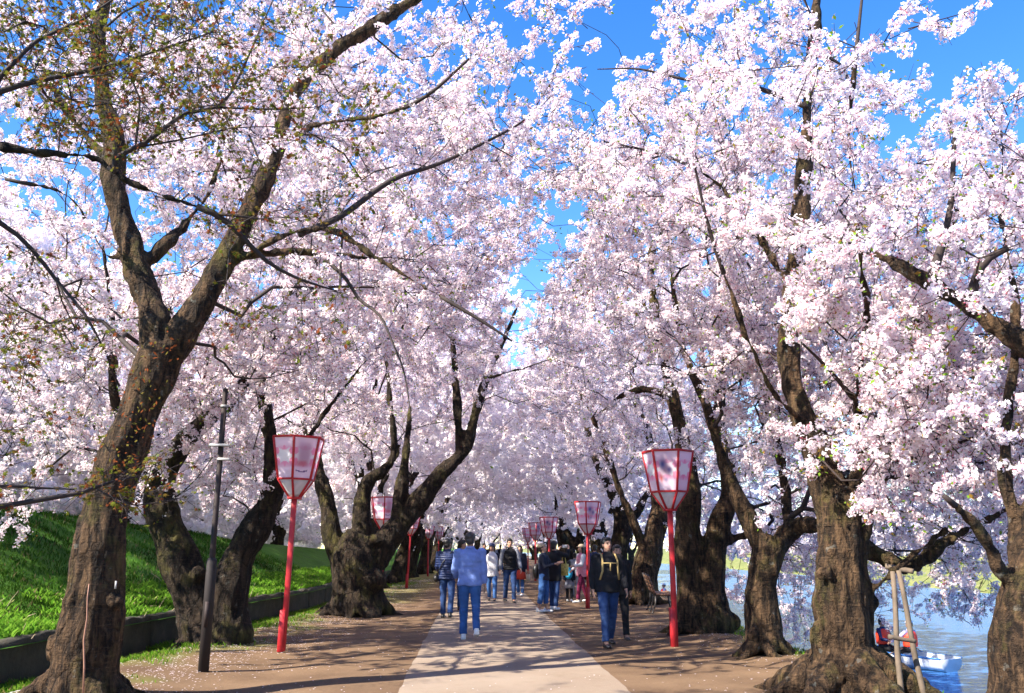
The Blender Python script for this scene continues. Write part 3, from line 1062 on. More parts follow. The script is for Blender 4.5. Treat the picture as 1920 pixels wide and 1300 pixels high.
near_tree('leaning mossy cherry tree forking wide, foremost on the left in front of the wall', L1, 11, L1[0][0], [((-3.0, 11.6, 6.7), (5.1, 3.6, 3.7), .8), ((-4.5, 13, 5.0), (4.2, 3, 3.0), .2)], 1150, front=(10.3, 1.0, .13),
          voxel=.021, amp=.022, lump=.035, burls=[(P(140, 1130, 9.5), (.12, .1, .16)), (P(112, 1215, 9.6), (.16, .14, .16)), (P(206, 1130, 9.60), (.15, .14, .11)), (P(200, 1205, 9.58), (.10, .10, .08)), (P(150, 1075, 9.6), (.1, .1, .12))],
          rootn=7, reach=.75, min_branch_z=2.6)

L2 = [W((392, 1205, 15.3, .40), (362, 1120, 15.3, .36), (332, 1040, 15.3, .33), (306, 970, 15.3, .29), (303, 905, 15.3, .25), (335, 840, 15.3, .2), (385, 790, 15.4, .17), (440, 740, 15.5, .15), (500, 650, 15.6, .14), (545, 560, 15.7, .12), (600, 470, 15.8, .1), (640, 380, 16, .07)),
      W((432, 1200, 15.2, .36), (430, 1120, 15.2, .31), (445, 1050, 15.2, .28), (485, 980, 15.2, .25), (515, 910, 15.3, .2), (505, 820, 15.4, .15), (495, 740, 15.5, .12), (480, 640, 15.8, .09), (460, 520, 16, .06)),
      W((298, 930, 15.3, .16), (250, 850, 15, .13), (215, 740, 14.8, .10), (210, 600, 14.6, .08), (190, 450, 14.5, .05)),
      W((500, 930, 15.3, .12), (560, 850, 15.3, .08), (620, 760, 15.4, .06), (700, 660, 15.6, .04))]
near_tree('dark twin trunked cherry tree on the left behind the steel lamp post', L2, 12, L2[0][0], [((-3.3, 15.6, 6.6), (5.2, 4.6, 4.6), .75), ((-6, 15.5, 4.0), (4, 3, 2.2), .25), ((-3.9, 14.1, 4.5), (1.9, .7, 1.2), .13)], 1000,
          voxel=.034, bark=M_bark_dark, rootn=8, reach=.8, burls=[(P(345, 1090, 15.1), (.16, .12, .2)), (P(372, 1075, 15.0), (.12, .12, .12)), (P(470, 1030, 15.1), (.1, .1, .14)), (P(310, 1005, 15.2), (.12, .1, .1))])

L3 = [W((672, 1150, 21.8, .70), (670, 1110, 21.8, .66), (668, 1060, 21.8, .62), (674, 1020, 21.8, .5), (680, 1000, 21.8, .42)),
      W((652, 1070, 21.8, .3), (622, 1010, 21.8, .26), (617, 960, 21.8, .22), (602, 900, 21.9, .2), (585, 840, 22, .17), (570, 760, 22.2, .12), (575, 650, 22.3, .08)),
      W((680, 1030, 21.8, .32), (678, 950, 21.8, .22), (690, 905, 21.8, .2), (722, 880, 21.9, .14), (740, 840, 22, .1), (730, 740, 22, .07), (720, 600, 22, .05)),
      W((700, 1050, 21.8, .38), (735, 1000, 21.8, .31), (780, 950, 21.8, .27), (825, 890, 21.8, .22), (870, 845, 21.8, .16), (890, 780, 21.8, .13), (912, 710, 21.9, .11), (940, 650, 22, .08), (975, 560, 22.2, .05)),
      W((862, 850, 21.8, .12), (857, 760, 21.8, .12), (850, 640, 21.8, .1), (840, 550, 22, .08), (828, 450, 22, .05)),
      W((742, 990, 21.8, .2), (755, 900, 21.8, .17), (762, 840, 21.9, .1), (770, 760, 22, .06)),
      W((912, 712, 21.9, .06), (945, 700, 21.6, .05), (985, 690, 21.4, .03))]
near_tree('squat cherry tree with swollen stump base and a thick arm reaching over the walk', L3, 13, L3[0][0], [((-1.6, 22.2, 7.4), (5.0, 5, 4.8), .8), ((-5, 22, 4.8), (4, 4, 2.6), .2)], 950,
          voxel=.045, bark=M_bark_dark, rootn=9, reach=1.0, scl=(1.0, 1.5), burls=[(P(700, 1090, 21.4), (.35, .3, .3)), (P(640, 1100, 21.5), (.25, .2, .3)), (P(705, 1012, 21.5), (.22, .15, .16)), (P(652, 1050, 21.5), (.2, .2, .2))])

# ---- right row
R1 = [W((1592, 1312, 9.7, .52), (1586, 1240, 9.7, .35), (1581, 1150, 9.7, .31), (1580, 1050, 9.7, .30), (1582, 985, 9.75, .29), (1588, 925, 9.8, .31)),
      W((1566, 960, 9.8, .24), (1540, 860, 9.9, .19), (1508, 790, 10, .165), (1484, 700, 10.1, .135), (1478, 600, 10.2, .12), (1493, 480, 10.3, .115), (1505, 360, 10.4, .11), (1512, 240, 10.5, .10), (1524, 100, 10.6, .085), (1535, -40, 10.7, .065)),
      W((1606, 960, 9.8, .26), (1642, 860, 9.8, .21), (1680, 760, 9.9, .155), (1705, 660, 10, .14), (1735, 560, 10.1, .12), (1762, 480, 10.2, .09), (1800, 380, 10.3, .05)),
      W((1625, 1030, 9.75, .13), (1668, 1052, 9.7, .10), (1700, 1066, 9.6, .095), (1735, 1050, 9.6, .09), (1768, 1018, 9.6, .08), (1830, 985, 9.7, .045), (1900, 950, 9.8, .02)),
      W((1622, 1122, 9.6, .06), (1650, 1092, 9.5, .05), (1700, 1052, 9.4, .046), (1775, 992, 9.2, .036)),
      W((1628, 870, 9.5, .055), (1605, 760, 9.0, .05), (1625, 600, 8.6, .045), (1610, 450, 8.4, .04), (1606, 370, 8.3, .036), (1592, 290, 8.3, .032), (1596, 190, 8.3, .028), (1606, 90, 8.3, .022), (1618, -20, 8.4, .014)),
      W((1510, 800, 9.9, .06), (1440, 720, 9.6, .045), (1375, 560, 9.4, .03), (1330, 430, 9.2, .02), (1300, 300, 9, .012)),
      W((1490, 560, 10.2, .05), (1420, 440, 10.6, .04), (1340, 340, 10.8, .03), (1240, 290, 11, .018), (1130, 265, 11.2, .01)),
      W((1512, 200, 10.5, .04), (1400, 160, 10.8, .03), (1290, 150, 11, .022), (1200, 130, 11.1, .014), (1120, 130, 11.2, .007)),
      W((1705, 900, 9.7, .05), (1640, 800, 9.2, .035), (1560, 700, 8.9, .02), (1500, 640, 8.7, .01))]
near_tree('massive cherry tree with furrowed trunk standing right at the water edge beside the prop poles', R1, 21, R1[0][0], [((5.2, 10.4, 6.0), (4.6, 4.4, 4.4), .72), ((4.9, 8.8, 3.1), (3.2, 1.5, 1.0), .16), ((5.0, 8.5, 2.5), (3.2, .9, .5), .12), ((4.7, 8.9, 4.2), (2.6, 1.0, 1.5), .16), ((7.4, 11, 2.6), (2.8, 2.6, 1.6), .1), ((3.6, 8.6, 3.2), (1.3, .7, 1.0), .13)], 1350, front=(9.9, 4.0, .38),
          voxel=.022, amp=.028, lump=.04, rootn=8, reach=1.25, burls=[(P(1545, 1075, 9.5), (.09, .07, .1)), (P(1612, 1190, 9.5), (.12, .1, .25)), (P(1640, 1130, 9.6), (.07, .07, .1)), (P(1535, 1200, 9.6), (.12, .1, .2))], min_branch_z=2.2)

R0 = [W((1940, 1400, 7.2, .42), (1925, 1280, 7.2, .285), (1922, 1200, 7.2, .25), (1930, 1100, 7.2, .21), (1950, 1000, 7.3, .2), (1978, 900, 7.4, .18), (1990, 790, 7.4, .16), (1960, 690, 7.4, .13), (1920, 645, 7.4, .11), (1850, 600, 7.5, .085), (1780, 552, 7.6, .075), (1720, 518, 7.7, .065), (1670, 490, 7.8, .055), (1610, 465, 7.9, .03), (1540, 440, 8, .015)),
      W((1912, 1090, 7.3, .10), (1898, 980, 7.4, .065), (1884, 880, 7.4, .055), (1892, 760, 7.5, .05), (1905, 620, 7.6, .05), (1895, 500, 7.7, .035), (1870, 380, 7.8, .02)),
      W((1895, 1100, 7.2, .08), (1862, 1040, 7.1, .06), (1830, 985, 7.0, .04), (1770, 930, 6.9, .02)),
      W((1815, 575, 7.55, .05), (1840, 500, 7.5, .04), (1880, 470, 7.4, .03), (1960, 440, 7.3, .02)),
      W((1745, 530, 7.65, .05), (1780, 400, 7.7, .03), (1790, 250, 7.8, .02))]
near_tree('gnarled cherry tree cut by the right edge of the view', R0, 22, R0[0][0], [((4.6, 7.7, 4.6), (2.4, 1.9, 1.3), .7), ((5.2, 8.0, 3.0), (1.8, 1.4, .9), .3)], 420, front=(7.75, 3.5, .4),
          voxel=.02, amp=.02, lump=.03, rootn=7, scl=(.8, 1.1), burls=[(P(1905, 1130, 7.15), (.12, .12, .13)), (P(1885, 1240, 7.2), (.12, .12, .16))])

R2 = [W((1437, 1228, 13.2, .31), (1432, 1180, 13.3, .27), (1428, 1100, 13.3, .24), (1440, 1040, 13.3, .25), (1448, 1005, 13.3, .24)),
      W((1430, 1030, 13.3, .17), (1392, 950, 13.4, .13), (1365, 890, 13.5, .11), (1345, 830, 13.6, .1), (1320, 750, 13.8, .09), (1290, 680, 14, .08), (1270, 600, 14, .07), (1255, 480, 14.2, .04)),
      W((1452, 1030, 13.3, .19), (1476, 1000, 13.3, .16), (1505, 984, 13.1, .14), (1545, 985, 12.6, .11), (1600, 960, 12.2, .09), (1650, 880, 12, .07)),
      W((1476, 1000, 13.3, .1), (1470, 900, 13.6, .09), (1440, 760, 13.9, .07), (1420, 600, 14.1, .05))]
near_tree('stout cherry trunk at the shore whose limb arches over the water', R2, 23, R2[0][0], [((5.0, 13.8, 6.8), (4.6, 4.4, 4.6), .7), ((7.4, 13.8, 2.9), (3.0, 3, 2.4), .3), ((3.9, 12.2, 4.1), (1.8, .8, 1.2), .16), ((6.8, 15.2, .9), (2.3, 2.0, 1.8), .15)], 950,
          voxel=.028, rootn=7, reach=.45, burls=[(P(1412, 1125, 13.2), (.12, .1, .16)), (P(1450, 1070, 13.1), (.08, .08, .1)), (P(1412, 1190, 13.1), (.1, .1, .12))])

R3 = [W((1303, 1182, 16.8, .38), (1294, 1100, 16.8, .27), (1289, 1000, 16.8, .26), (1292, 900, 16.8, .22), (1275, 800, 16.9, .15), (1252, 710, 17, .13), (1230, 600, 17.1, .1), (1222, 480, 17.2, .09), (1250, 410, 17.3, .06), (1270, 300, 17.4, .03)),
      W((1340, 1182, 16.7, .37), (1335, 1080, 16.7, .25), (1345, 1000, 16.7, .25), (1365, 930, 16.7, .2), (1360, 860, 16.8, .16), (1350, 780, 16.8, .12), (1360, 640, 17, .08), (1390, 500, 17.2, .05)),
      W((1355, 1020, 16.7, .09), (1390, 1005, 16.6, .08), (1440, 1005, 16.5, .06), (1500, 1030, 16.4, .03)),
      W((1255, 745, 17, .1), (1210, 730, 17, .07), (1160, 745, 17, .05), (1120, 780, 17, .02))]
near_tree('pair of upright cherry trunks grown together behind the tall red lantern', R3, 24, R3[0][0], [((4.6, 17.3, 7.2), (4.8, 4.6, 5.0), .72), ((7.8, 17.3, 3.2), (3.2, 3.4, 2.6), .28), ((4.1, 15.6, 4.5), (1.9, .8, 1.4), .16), ((7.9, 20, .9), (2.8, 2.6, 1.9), .18)], 950,
          voxel=.034, rootn=7, reach=.7, burls=[(P(1320, 1050, 16.7), (.1, .1, .3)), (P(1378, 1165, 16.6), (.12, .1, .15))])

R4 = [W((1203, 1128, 25.5, .48), (1210, 1070, 25.5, .40), (1225, 1010, 25.6, .34), (1236, 960, 25.7, .28), (1228, 880, 26, .2), (1215, 820, 26.2, .16), (1190, 740, 26.4, .12), (1180, 640, 26.6, .08)),
      W((1208, 1030, 25.5, .16), (1182, 965, 25.3, .13), (1160, 915, 25.2, .11), (1132, 835, 25, .1), (1105, 770, 25, .07), (1060, 700, 25, .04))]
near_tree('thick leaning cherry trunk directly behind the wooden bench', R4, 25, R4[0][0], [((3.9, 25.8, 7.6), (4.6, 4.8, 5.0), .75), ((7.6, 26, 3.6), (3, 4, 2.8), .25)], 800,
          voxel=.045, rootn=7, reach=.8, scl=(1.0, 1.5))

R5 = [W((1150, 1105, 32, .46), (1155, 1040, 32, .40), (1168, 990, 32, .34), (1150, 930, 32, .22), (1120, 870, 32, .16), (1100, 800, 32, .12), (1080, 700, 32, .07)),
      W((1168, 1000, 32, .2), (1200, 950, 32, .16), (1230, 880, 32.2, .12), (1240, 780, 32.4, .07))]
near_tree('cherry tree with low forked trunk beyond the bench on the water side', R5, 26, R5[0][0], [((3.6, 32.4, 7.2), (4.8, 5, 4.9), .8), ((7.5, 32.4, 3.6), (3.5, 4, 3), .2)], 620,
          voxel=.06, rootn=6, reach=.8, sprays=SPRAY_MID, scl=(1.0, 1.5), bark=M_bark_dark)
# ---- trees farther on: three grown forms, copied and turned
def proto_tree(seed, label, lean, name='cherry_tree', n=560, sprays=SPRAY_MID, scl=(1.15, 1.7), tips=2, group='cherry trees farther down the avenue', voxel=.07, env=None, corridor=True):
    r = np.random.default_rng(seed)
    h0 = r.uniform(1.5, 1.9)
    base = [(0, 0, -.1, .46), (lean * .1, 0, .5, .38), (lean * .25, .1, 1.1, .36), (lean * .45, 0, h0, .36)]
    limbs = [np.array(base)]
    top = np.array(base[-1][:3])
    m = 4
    for k in range(m):
        a = 2 * math.pi * (k + r.uniform(-.3, .3)) / m
        d = np.array((math.cos(a) * .75 + lean * .15, math.sin(a) * .75, 0))
        pts = [(*top - np.array((0, 0, .25)), .26)]
        pos = top.copy(); rad = .23
        for q in range(6):
            pos = pos + (d * r.uniform(.35, .8) + np.array((0, 0, 1.0 + .08 * q)) * r.uniform(.5, .95) + r.normal(0, .16, 3)) * 1.05
            rad *= .78
            pts.append((*pos, rad))
        limbs.append(np.array(pts))
    env = env or [((lean * 1.1, 0, 6.5), (5.0, 4.9, 4.6), 1.0)]
    p = np.concatenate([ellipsoid_targets(r, int(n * w * 1.15), c, rad, .9) for c, rad, w in env])
    p = clumpy(p, r, -.2, .5, seed)
    if corridor:
        low = (p[:, 0] > 2.2) & (p[:, 2] < 3.6 + .5 * np.sin(p[:, 1]))
        p = p[~low]
    def keep(q):
        if not corridor: return np.ones(len(q), bool)
        return ~((q[:, 0] > 1.3 + .25 * np.maximum(0, q[:, 2] - 3.0)) & (q[:, 2] < 3.7))
    return build_tree(name, label, limbs, p, seed, (0, 0, 0), group=group, voxel=voxel, sprays=sprays, scl=scl, tips=tips, keep=keep, bark=M_bark_dark, rootn=6, amp=.03, lump=.06, step=.55, reach=.6, min_branch_z=1.3)

def copy_tree(o):
    c = o.copy(); COL.objects.link(c)
    for ch in o.children:
        d = ch.copy(); COL.objects.link(d); d.parent = c
    return c

PROT = [proto_tree(41, '', .9), proto_tree(42, '', .5), proto_tree(43, '', 1.2)]
used = set()
def place(k, x, y, z, rz, s, label, group, protos=None):
    pr = (protos or PROT)[k]
    o = pr if pr.name not in used else copy_tree(pr)
    used.add(pr.name)
    o.location = (x, y, z); o.rotation_euler = (0, 0, rz); o.scale = (s, s, s)
    o['label'] = label; o['group'] = group
    return o

left_y = [29.5, 35.5, 42, 49, 57, 66, 76, 88, 102]
words_l = ['stocky cherry tree just beyond the stump based one on the bank side', 'cherry tree behind the second lantern of the left hand row',
           'third cherry tree past the squat stump tree on the bank side', 'fourth cherry tree past the squat stump tree on the bank side']
for i, y in enumerate(left_y):
    lab = words_l[i] if i < 4 else 'distant cherry tree on the bank side of the walk near the end of the tunnel'
    place(i % 3, -3.9 + float(curve_x(y)) + random.uniform(-.3, .3), y, 0, random.uniform(-.35, .35), random.uniform(.95, 1.08), lab, 'cherry trees farther down the avenue')
right_y = [39, 46, 54, 63, 73, 85, 99]
words_r = ['cherry tree standing past the low forked one on the water side', 'second cherry tree past the low forked one on the water side', 'third cherry tree past the low forked one on the water side']
for i, y in enumerate(right_y):
    lab = words_r[i] if i < 3 else 'distant cherry tree on the water side of the walk near the end of the tunnel'
    place((i + 1) % 3, 5.2 + float(curve_x(y)) + random.uniform(-.3, .3), y, 0, math.pi + random.uniform(-.35, .35), random.uniform(.95, 1.08), lab, 'cherry trees farther down the avenue')
# the avenue's end: trees standing across the bend
for i, (x, y) in enumerate([(1.5, 118), (8.5, 121), (14, 116), (-4, 124), (21, 122), (5, 128), (11, 130), (-1, 131), (17, 129)]):
    place(i % 3, x, y, -1.6, random.uniform(0, 6), random.uniform(1.1, 1.3), 'distant cherry tree closing the far end of the avenue', 'cherry trees closing the end of the avenue')

# ---- trees on top of the grass bank, behind the wall
FARP = [proto_tree(51, '', .2, n=420, sprays=SPRAY_FAR, scl=(1.0, 1.5), corridor=False, voxel=.1, env=[((0, 0, 5.2), (5.6, 5.6, 4.8), 1.0)]),
        proto_tree(52, '', -.3, n=420, sprays=SPRAY_FAR, scl=(1.0, 1.5), corridor=False, voxel=.1, env=[((0, 0, 5.6), (5.4, 5.8, 5.2), 1.0)])]
bank = [(-18.5, 17), (-15.5, 25), (-19.5, 31), (-13.5, 36), (-14, 42), (-11, 50), (-13.5, 60), (-10.5, 70), (-12.5, 82), (-10, 95), (-24.5, 24), (-26.5, 34), (-21, 46), (-18.5, 58), (-18, 75), (-24, 40), (-28, 48), (-25, 56), (-24, 68), (-22, 84), (-26, 100), (-17, 108), (-30, 70), (-34, 30), (-32, 42)]
blab = ['cherry tree at the top of the grass bank, nearest behind the leaning tree', 'cherry tree on the bank top seen between the leaning tree and the lamp post',
        'cherry tree up on the bank behind the twin trunked tree', 'cherry tree on the bank top behind the left lantern']
for i, (x, y) in enumerate(bank):
    lab = blab[i] if i < 4 else ('cherry tree in the front line along the top of the grass bank' if i < 10 else 'cherry tree deep behind the others on the bank top')
    zb = float(bank_h(abs(x - float(wall_x(y))), y)) - .9
    place(i % 2, x + float(curve_x(y)), y, zb, random.uniform(0, 6.28), random.uniform(.92, 1.12), lab, 'cherry trees on top of the grass bank', FARP)
# ---- trees across the moat
for i in range(22):
    y = 34 + i * 9.0 + random.uniform(-1.5, 1.5)
    x = 36 + float(curve_x(min(y, 110))) + 9.5 + random.uniform(-1.2, 2.5)
    place(i % 2, x, y, -.3, random.uniform(0, 6.28), random.uniform(.55, .72), 'small blossoming cherry tree in the row across the moat', 'cherry trees across the moat', FARP)
# ================================================================== LANTERNS, LAMP POST, BENCH, POLES
M_red = simple('red_painted_wood', (0.42, 0.012, 0.018), 0.55, 0.18, 9, 0.25, 40)
M_steel = simple('brown_painted_steel', (0.020, 0.010, 0.009), 0.75, 0.25, 6)
M_steel2 = simple('brown_base_sleeve', (0.013, 0.008, 0.008), 0.75, 0.25, 6)
M_alu = simple('pale_alloy', (0.30, 0.29, 0.29), 0.4, 0.06, 6)
M_post = simple('weathered_pole', (0.115, 0.085, 0.06), 0.85, 0.35, 7, 0.4, 30)

def mat_print(name):
    m, nt, b, out = new_mat(name)
    nt.nodes.remove(b)
    at = nt.nodes.new('ShaderNodeAttribute'); at.attribute_name = 'col'
    d = nt.nodes.new('ShaderNodeBsdfDiffuse'); t = nt.nodes.new('ShaderNodeBsdfTranslucent')
    s = nt.nodes.new('ShaderNodeMixShader'); s.inputs[0].default_value = .55
    nt.links.new(at.outputs['Color'], d.inputs[0]); nt.links.new(at.outputs['Color'], t.inputs[0])
    nt.links.new(d.outputs[0], s.inputs[1]); nt.links.new(t.outputs[0], s.inputs[2])
    nt.links.new(s.outputs[0], out.inputs[0])
    return m
M_print = mat_print('printed_paper')

def flower_r(dx, dy, R, ph):
    a = math.atan2(dy, dx) + ph
    return math.hypot(dx, dy) < R * (.72 + .28 * abs(math.cos(2.5 * a)) ** .6)

def print_colour(u, v, kind):
    """flat print on the lantern paper: white field between pink bands edged with cherry blossoms"""
    white = np.array((0.96, 0.97, 0.98)); pink = np.array((0.95, 0.62, 0.76)); deep = np.array((0.95, 0.46, 0.66)); pale = np.array((0.96, 0.85, 0.94))
    if kind == 'plain':
        return np.array((0.86, 0.84, 0.84)) * (0.96 + .06 * math.sin(u * 40 + 2 * math.sin(v * 9)))
    c = white.copy()
    top = v > .72 - .05 * math.cos((u - .5) * 6.28)
    bot = v < .36 + .05 * math.cos((u - .5) * 6.28)
    if top: c = deep * max(0, 1 - (v - .66) * 8) + pale * min(1, max(0, (v - .66) * 8))
    if bot: c = deep * max(0, 1 - (.40 - v) * 7) + pale * min(1, max(0, (.40 - v) * 7))
    for (fu, fv, R, ph) in ((.12, .66, .11, .3), (.5, .73, .07, 0), (.88, .66, .11, .7), (.12, .40, .11, .3), (.5, .33, .07, 1), (.88, .40, .11, .2)):
        if flower_r(u - fu, (v - fv) * 1.15, R, ph): c = deep * .85 + pink * .15
    if kind == 'figure':       # faded sticker on the second face: soft shapes only
        def blob(cu, cv, ru, rv): return math.exp(-(((u - cu) / ru) ** 2 + ((v - cv) / rv) ** 2))
        c = c * (1 - .8 * min(1, blob(.42, .52, .30, .34))) + np.array((.60, .38, .52)) * .8 * min(1, blob(.42, .52, .30, .34))
        k = blob(.34, .66, .12, .10); c = c * (1 - k) + np.array((.16, .17, .42)) * k
        k = blob(.62, .52, .10, .08) * .9; c = c * (1 - k) + np.array((.22, .16, .42)) * k
        k = blob(.22, .32, .07, .09) * .9; c = c * (1 - k) + np.array((.75, .16, .14)) * k
        k = blob(.46, .28, .09, .05) * .7; c = c * (1 - k) + np.array((.3, .3, .5)) * k
    if kind == 'seal':
        def blob(cu, cv, ru, rv): return math.exp(-(((u - cu) / ru) ** 4 + ((v - cv) / rv) ** 4))
        k = blob(.5, .58, .30, .30); c = c * (1 - k * .85) + np.array((.62, .42, .55)) * k * .85
        k = blob(.42, .36, .26, .07) * .6; c = c * (1 - k) + np.array((.72, .22, .26)) * k
        if abs(v - (.20 - .03 * math.sin((u - .15) / .6 * 3.14))) < .014 and .15 < u < .75: c = np.array((.22, .12, .32))
    return np.clip(c, 0, 1)

PRINTS = {}
def panel_mesh(name, a, b, c, d, kind, inset=.022, th=.006, nu=36, nv=48, out=(0, 0, 0)):
    """a,b bottom corners; c,d top corners (a-d, b-c edges)"""
    a, b, c, d, = map(lambda q: np.array(q, float), (a, b, c, d))
    o = unit(np.array(out))
    if kind == 'plain': nu, nv = 4, 4
    V, Cc = [], []
    for s in (1, -1):
        for j in range(nv + 1):
            for i in range(nu + 1):
                u, v = i / nu, j / nv
                p = (a * (1 - u) + b * u) * (1 - v) + (d * (1 - u) + c * u) * v
                V.append(p + o * (s * th / 2 - .004))
                Cc.append((*print_colour(u, v, kind), 1))
    n1 = (nu + 1) * (nv + 1)
    I = np.arange(n1).reshape(nv + 1, nu + 1)
    q = np.stack([I[:-1, :-1], I[:-1, 1:], I[1:, 1:], I[1:, :-1]], axis=-1).reshape(-1, 4)
    rim = list(I[0, :]) + list(I[1:, -1]) + list(I[-1, -2::-1]) + list(I[-2:0:-1, 0])
    e = np.array([(rim[k], rim[k] + n1, rim[(k + 1) % len(rim)] + n1, rim[(k + 1) % len(rim)]) for k in range(len(rim))])
    return np_mesh(name, V, [q, q[:, ::-1] + n1, e], attrs={'col': ('FLOAT_COLOR', Cc)})

def make_lantern(label, kinds, rot=0.0, H=3.18):
    """hexagonal paper lantern on a square red post; H = height of its top above the ground"""
    t = empty('paper_lantern_post', (0, 0, 0), label=label, cat='lantern', group='red framed paper lanterns along the walk')
    zt, zm, zb = H, H - .64, H - .92
    Rt, Rm, Rb = .405, .285, .085
    mb = MB(); mb.box((0, 0, (zb) / 2), (.075, .075, zb)); mb.build('pole', M_red, t, bevel=.006)
    mb = MB(); mb.box((-.035, -.01, .29), (.085, .095, .60), taper=1.0); mb.build('ground_stake', M_red, t, bevel=.006)
    def ring(R, z): return [np.array((R * math.cos(math.radians(60 * k) + rot), R * math.sin(math.radians(60 * k) + rot), z)) for k in range(6)]
    A, B, C_ = ring(Rt, zt), ring(Rm, zm), ring(Rb, zb)
    fr = MB()
    for k in range(6):
        k2 = (k + 1) % 6
        fr.bar(A[k], A[k2], .034, .034); fr.bar(B[k], B[k2], .030, .030); fr.bar(C_[k], C_[k2], .03, .03)
        fr.bar(A[k], B[k], .034, .034); fr.bar(B[k], C_[k], .032, .032)
    fr.box((0, 0, zb - .005), (.19, .19, .035))
    fr.build('lantern_frame', M_red, t, bevel=.004)
    for k in range(6):
        k2 = (k + 1) % 6
        o = (A[k] + A[k2]) / 2; o[2] = 0
        po = link_mesh('paper_panel', panel_mesh('paper_panel', B[k], B[k2], A[k2], A[k], kinds[k % len(kinds)], out=o), t, [M_print], False)
        pl = link_mesh('lower_panel', panel_mesh('lower_panel', C_[k], C_[k2], B[k2], B[k], 'plain', out=o - np.array((0, 0, .2))), t, [M_print], False)
    return t

def set_at(o, px, py, z=0.0, rz=0.0, s=1.0, label=None):
    p = G(px, py, z); o.location = p; o.rotation_euler = (0, 0, rz); o.scale = (s, s, s)
    if label: o['label'] = label
    return p

la = make_lantern('tall red lantern nearest on the left, pink blossom band beside a faded sticker', ['seal', 'band', 'figure', 'band', 'seal', 'band'], rot=math.radians(30))
set_at(la, 530, 1221, 0, 0, 1.0)
la.rotation_euler = (math.radians(0.6), math.radians(1.6), math.radians(0))
lb = make_lantern('tall red lantern nearest on the right, with a blue and red faded figure panel', ['band', 'seal', 'band', 'figure', 'band', 'seal'], rot=math.radians(43), H=3.02)
set_at(lb, 1267, 1214, 0, 0, 1.0)
lb.rotation_euler = (0, math.radians(-.3), 0)
used_l = []
for (px, py, d, rz, lab) in [(718, None, 24.6, .2, 'red lantern half hidden behind the arm of the squat stump tree'),
                             (763, 1103, None, .5, 'leaning red lantern just past the squat stump tree on the left'),
                             (802, 1081, None, 1.3, 'third small red lantern down the left side of the walk'),
                             (822, None, 58.0, 1.8, 'farthest small red lantern visible on the left side'),
                             (1103, 1141, None, .55, 'red lantern beside the woman in pink on the right of the walk'),
                             (1030, None, 36.0, .2, 'red lantern above the person photographing with a phone'),
                             (1004, None, 44.0, .9, 'red lantern just left of the one above the photographer'),
                             (990, None, 56.0, 1.2, 'farthest small red lantern visible on the right side')]:
    o = copy_tree(lb if px > 900 else la)
    if py is None:
        p = P(px, 1028, d); o.location = (p[0], d, 0)
    else:
        p = G(px, py); o.location = p
    o.rotation_euler = (0, math.radians(2.5 if px == 763 else random.uniform(-1.2, 1.2)), rz)
    o.scale = (.89, .89, .885)
    o['label'] = lab

# ---- steel lamp post on the left
lp = empty('lamp_post', G(381, 1262), label='slim brown steel lamp post with a thick base sleeve and two flat fittings', cat='lamp post')
lp.rotation_euler = (0, math.radians(.5), 0)
MB().tube([(0, 0, .0), (0, 0, 3.55)], [.038, .034], 16).build('pole', M_steel, lp, True)
MB().tube([(0, 0, -.05), (0, 0, 1.34), (0, 0, 1.38)], [.066, .064, .045], 16).build('base_sleeve', M_steel2, lp, True)
MB().tube([(0, -.062, .55), (0, -.062, .85)], [.028, .028], 8).build('access_cover', M_steel, lp, True)
for z, w, dx in ((2.80, .27, .0), (2.62, .17, .07)):
    mb = MB(); mb.box((dx, -.05, z), (w, .12, .03), taper=.85); mb.build('floodlight', M_alu, lp, bevel=.004)
MB().tube([(0, 0, 3.3), (0, 0, 3.33)], [.046, .046], 12).build('band_clamp', M_alu, lp, True)

# ---- bench
M_slat = simple('bench_slat_wood', (0.24, 0.12, 0.065), 0.6, 0.3, 14, .3, 60)
M_iron = simple('cast_iron', (0.03, 0.022, 0.02), 0.5, 0.2, 10)
bench = empty('park_bench', G(1216, 1153) + np.array((0.18, .1, 0)), rz=math.radians(-6), label='wooden slatted park bench with dark iron legs facing the water', cat='bench')
BL = 1.65
for k in range(5):
    mb = MB(); mb.box((.08 + k * .092, BL / 2, .435 + .006 * (k - 2) ** 2 * .5), (.078, BL, .03)); mb.build('seat_slat', M_slat, bench, bevel=.005)
for k in range(4):
    z = .52 + k * .098; x = -.005 - k * .035
    mb = MB(); mb.box((x, BL / 2, z), (.026, BL, .082), R=Matrix.Rotation(math.radians(-18), 3, 'Y')); mb.build('backrest_slat', M_slat, bench, bevel=.005)
for yk in (.10, .82, 1.55):
    mb = MB()
    mb.bar((-.14, yk, .90), (.03, yk, .42), .035, .045); mb.bar((.02, yk, .42), (.50, yk, .42), .035, .035)
    mb.build('side_frame', M_iron, bench, bevel=.004)
    for x0, x1 in ((.03, -.05), (.47, .52)):
        MB().tube([(x0, yk, .41), ((x0 + x1) / 2 + (.03 if x1 < 0 else -.02), yk, .24), (x1, yk, .03), (x1 + (-.03 if x1 < 0 else .03), yk, .0)], [.022, .018, .018, .024], 8).build('leg', M_iron, bench, True)

